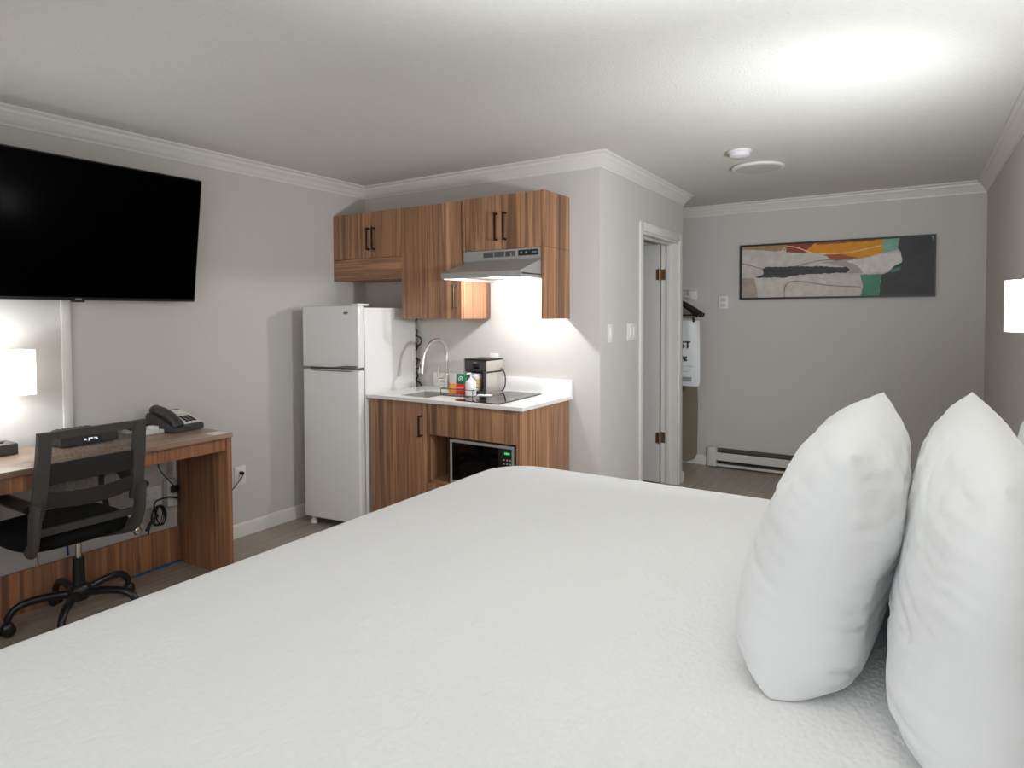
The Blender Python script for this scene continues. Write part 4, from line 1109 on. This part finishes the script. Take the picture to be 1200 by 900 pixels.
# ------------------------------------------------------------------ pillows
def sstep(t):
    t = min(1, max(0, t)); return t*t*(3-2*t)
def pillow(label, x, y, length, height, thick, lean, yaw=0.0, roll=0.0, seed=0, kn=.42):
    """stands on its long edge; x,y = middle of its bottom edge, thickness along local x"""
    bb = bm_()
    NU, NV = 96, 76
    MM = Matrix.Translation((x, y, BED+.004)) @ Matrix.Rotation(yaw, 4, 'Z') @ Matrix.Rotation(roll, 4, 'X') @ Matrix.Rotation(lean, 4, 'Y')
    def pt(i, j, s):
        # denser rows towards the seams
        a, c = -1+2*i/NU, -1+2*j/NV
        u, v = math.sin(a*PI/2)*.55+a*.45, math.sin(c*PI/2)*.55+c*.45
        k = kn-(kn-.04)*sstep(u*.5+.62)*sstep(v*.8+.2)-(kn-.05)*sstep(-v*1.4)      # near and lower corners are rounder, the far top one stays a tip
        uu = u*math.sqrt(1-k*v*v*.5)*(1-.025*(1-v*v)); vv = v*math.sqrt(1-k*u*u*.5)*(1-.035*(1-u*u))
        pu = max(0., 1-abs(u)**(4.0+3.0*sstep(-v*1.5))); pv = max(0., 1-abs(v)**(2.5 if v > 0 else 5.5))
        e = (pu**.50)*(pv**(.58 if v > 0 else .45))
        t = thick/2*e*(1-.04*v)
        q = Vector((u*2.6+seed*7.3, v*2.2+s*5.1, seed))
        w = noise.noise(q)*.014*e
        # soft creases, mostly in the lower half and towards the ends
        cr = 1-abs(noise.noise(Vector((u*1.5+v*.5+seed*3, v*5.6-u*2.6, s*2+seed))))
        w -= .012*max(0, (cr-.86)/.14)**1.5*e*(.35+.65*sstep(-v*.8+.4))
        cr = 1-abs(noise.noise(Vector((u*7+seed*5, v*5+u*3, s*3.3+seed))))
        w -= .0025*max(0, (cr-.85)/.15)**1.5*e**.7*abs(u)
        # gathers along the seams
        w += .003*math.sin(v*38+3*noise.noise(q*2))*(1-e)*e**.5+.003*math.sin(u*44+3*noise.noise(q*2.3))*(1-e)*e**.5
        co = MM @ Vector((s*(t+w), uu*length/2, (vv+1)*height/2))
        if co.z < BED+.0105: co.z = BED+.0105
        return co
    f_ = [[bb.verts.new(pt(i, j, -1)) for j in range(NV+1)] for i in range(NU+1)]
    k_ = [[f_[i][j] if i in (0, NU) or j in (0, NV) else bb.verts.new(pt(i, j, 1)) for j in range(NV+1)] for i in range(NU+1)]
    for i in range(NU):
        for j in range(NV):
            bb.faces.new((f_[i][j], f_[i+1][j], f_[i+1][j+1], f_[i][j+1])); bb.faces.new((k_[i][j], k_[i][j+1], k_[i+1][j+1], k_[i+1][j]))
    return solo('pillow', bb, M_SLIP, label, 'pillow', 'white pillows standing at the head of the bed', smooth=85)
pillow('white pillow nearest the foot of the bed, frontmost of the three standing pillows', 3.494, -2.14, .80, .470, .240, math.radians(15), yaw=math.radians(-1), seed=1)
pillow('big white pillow right behind the frontmost one, middle of the three', 3.756, -2.17, 1.00, .462, .222, math.radians(6), yaw=math.radians(-1), seed=2, kn=.72)
pillow('white pillow closest to the right wall, mostly hidden at the photo edge', 3.935, -2.10, .80, .475, .15, math.radians(1), seed=3)

# ------------------------------------------------------------------ lights
def area(name, loc, rot, sx, sy, power, col=(1, 1, 1), spread=None):
    l = bpy.data.lights.new(name, 'AREA'); l.shape = 'RECTANGLE'; l.size = sx; l.size_y = sy; l.energy = power; l.color = col
    if spread: l.spread = spread
    o = bpy.data.objects.new(name, l); COL.objects.link(o); o.location = loc; o.rotation_euler = rot
    return o
def point(name, loc, power, r=.03, col=(1, 1, 1)):
    l = bpy.data.lights.new(name, 'POINT'); l.energy = power; l.shadow_soft_size = r; l.color = col
    o = bpy.data.objects.new(name, l); COL.objects.link(o); o.location = loc
    return o
LC = (.90, .945, 1.0)
area('added_window_fill', (2.75, NEAR-.02, 1.45), (PI/2, 0, 0), 2.2, 1.25, 25, LC)  # added fill light at the made-up opening behind the camera
def spot(name, loc, target, power, angle, blend=1.0, r=.08):
    l = bpy.data.lights.new(name, 'SPOT'); l.energy = power; l.spot_size = math.radians(angle); l.spot_blend = blend; l.shadow_soft_size = r; l.color = LC
    o = bpy.data.objects.new(name, l); COL.objects.link(o); o.location = loc
    o.rotation_euler = (Vector(target)-Vector(loc)).to_track_quat('-Z', 'Y').to_euler()
    return o
spot('added_cross_room_fill', (4.0, -1.3, 1.55), (2.3, .5, 1.67), 150, 134)  # unseen spot added to strengthen the light across the room
spot('wall_lamp_upward_beam', (3.92, -1.15, 1.5), (3.86, -1.05, H), 26, 124)
spot('added_ceiling_bounce', (3.4, -2.6, 1.3), (3.4, -2.55, H), 155, 124)  # unseen spot added so ceiling bounce brightens the bed
spot('added_ceiling_bounce', (1.2, -2.6, 1.2), (1.0, -2.0, H), 12, 120)  # second added spot, lifts the left side of ceiling and bed
point('desk_lamp_bulb', (.12, -2.52, 1.18), 6, .03, (.82, .91, 1))
point('wall_lamp_bulb', (scx, SCY, 1.46), 3, .03, LC)
point('hood_lamp', (1.565, -.33, 1.646), 15, .025, (.97, .985, 1))

wd = bpy.data.worlds.new('sky'); SC.world = wd; wd.use_nodes = True
bg = wd.node_tree.nodes['Background']; bg.inputs[0].default_value = (.75, .85, 1, 1); bg.inputs[1].default_value = .6

# ------------------------------------------------------------------ camera
cam = bpy.data.cameras.new('camera'); co = bpy.data.objects.new('camera', cam); COL.objects.link(co)
yaw, pit, rol = math.radians(32.2933), math.radians(1.8113), math.radians(-.2698)
F = Vector((-math.sin(yaw)*math.cos(pit), math.cos(yaw)*math.cos(pit), -math.sin(pit)))
Rt = Vector((math.cos(yaw), math.sin(yaw), 0)); U = Rt.cross(F)
R2 = Rt*math.cos(rol)+U*math.sin(rol); U2 = -Rt*math.sin(rol)+U*math.cos(rol)
co.matrix_world = Matrix(((R2.x, U2.x, -F.x, 3.6842), (R2.y, U2.y, -F.y, -3.6586), (R2.z, U2.z, -F.z, 1.4389), (0, 0, 0, 1)))
cam.sensor_width = 36; cam.lens = 744.236/1200*36; cam.shift_y = -58.16/1200
cam.clip_start = .02; cam.clip_end = 60
SC.camera = co

vs = SC.view_settings
vs.view_transform = 'Standard'; vs.look = 'None'; vs.exposure = 0.0; vs.gamma = 1.0
vs.use_curve_mapping = False
SC.cycles.max_bounces = 10; SC.cycles.diffuse_bounces = 6; SC.cycles.transparent_max_bounces = 16
SC.cycles.use_denoising = True
SC.cycles.sample_clamp_indirect = 6.0
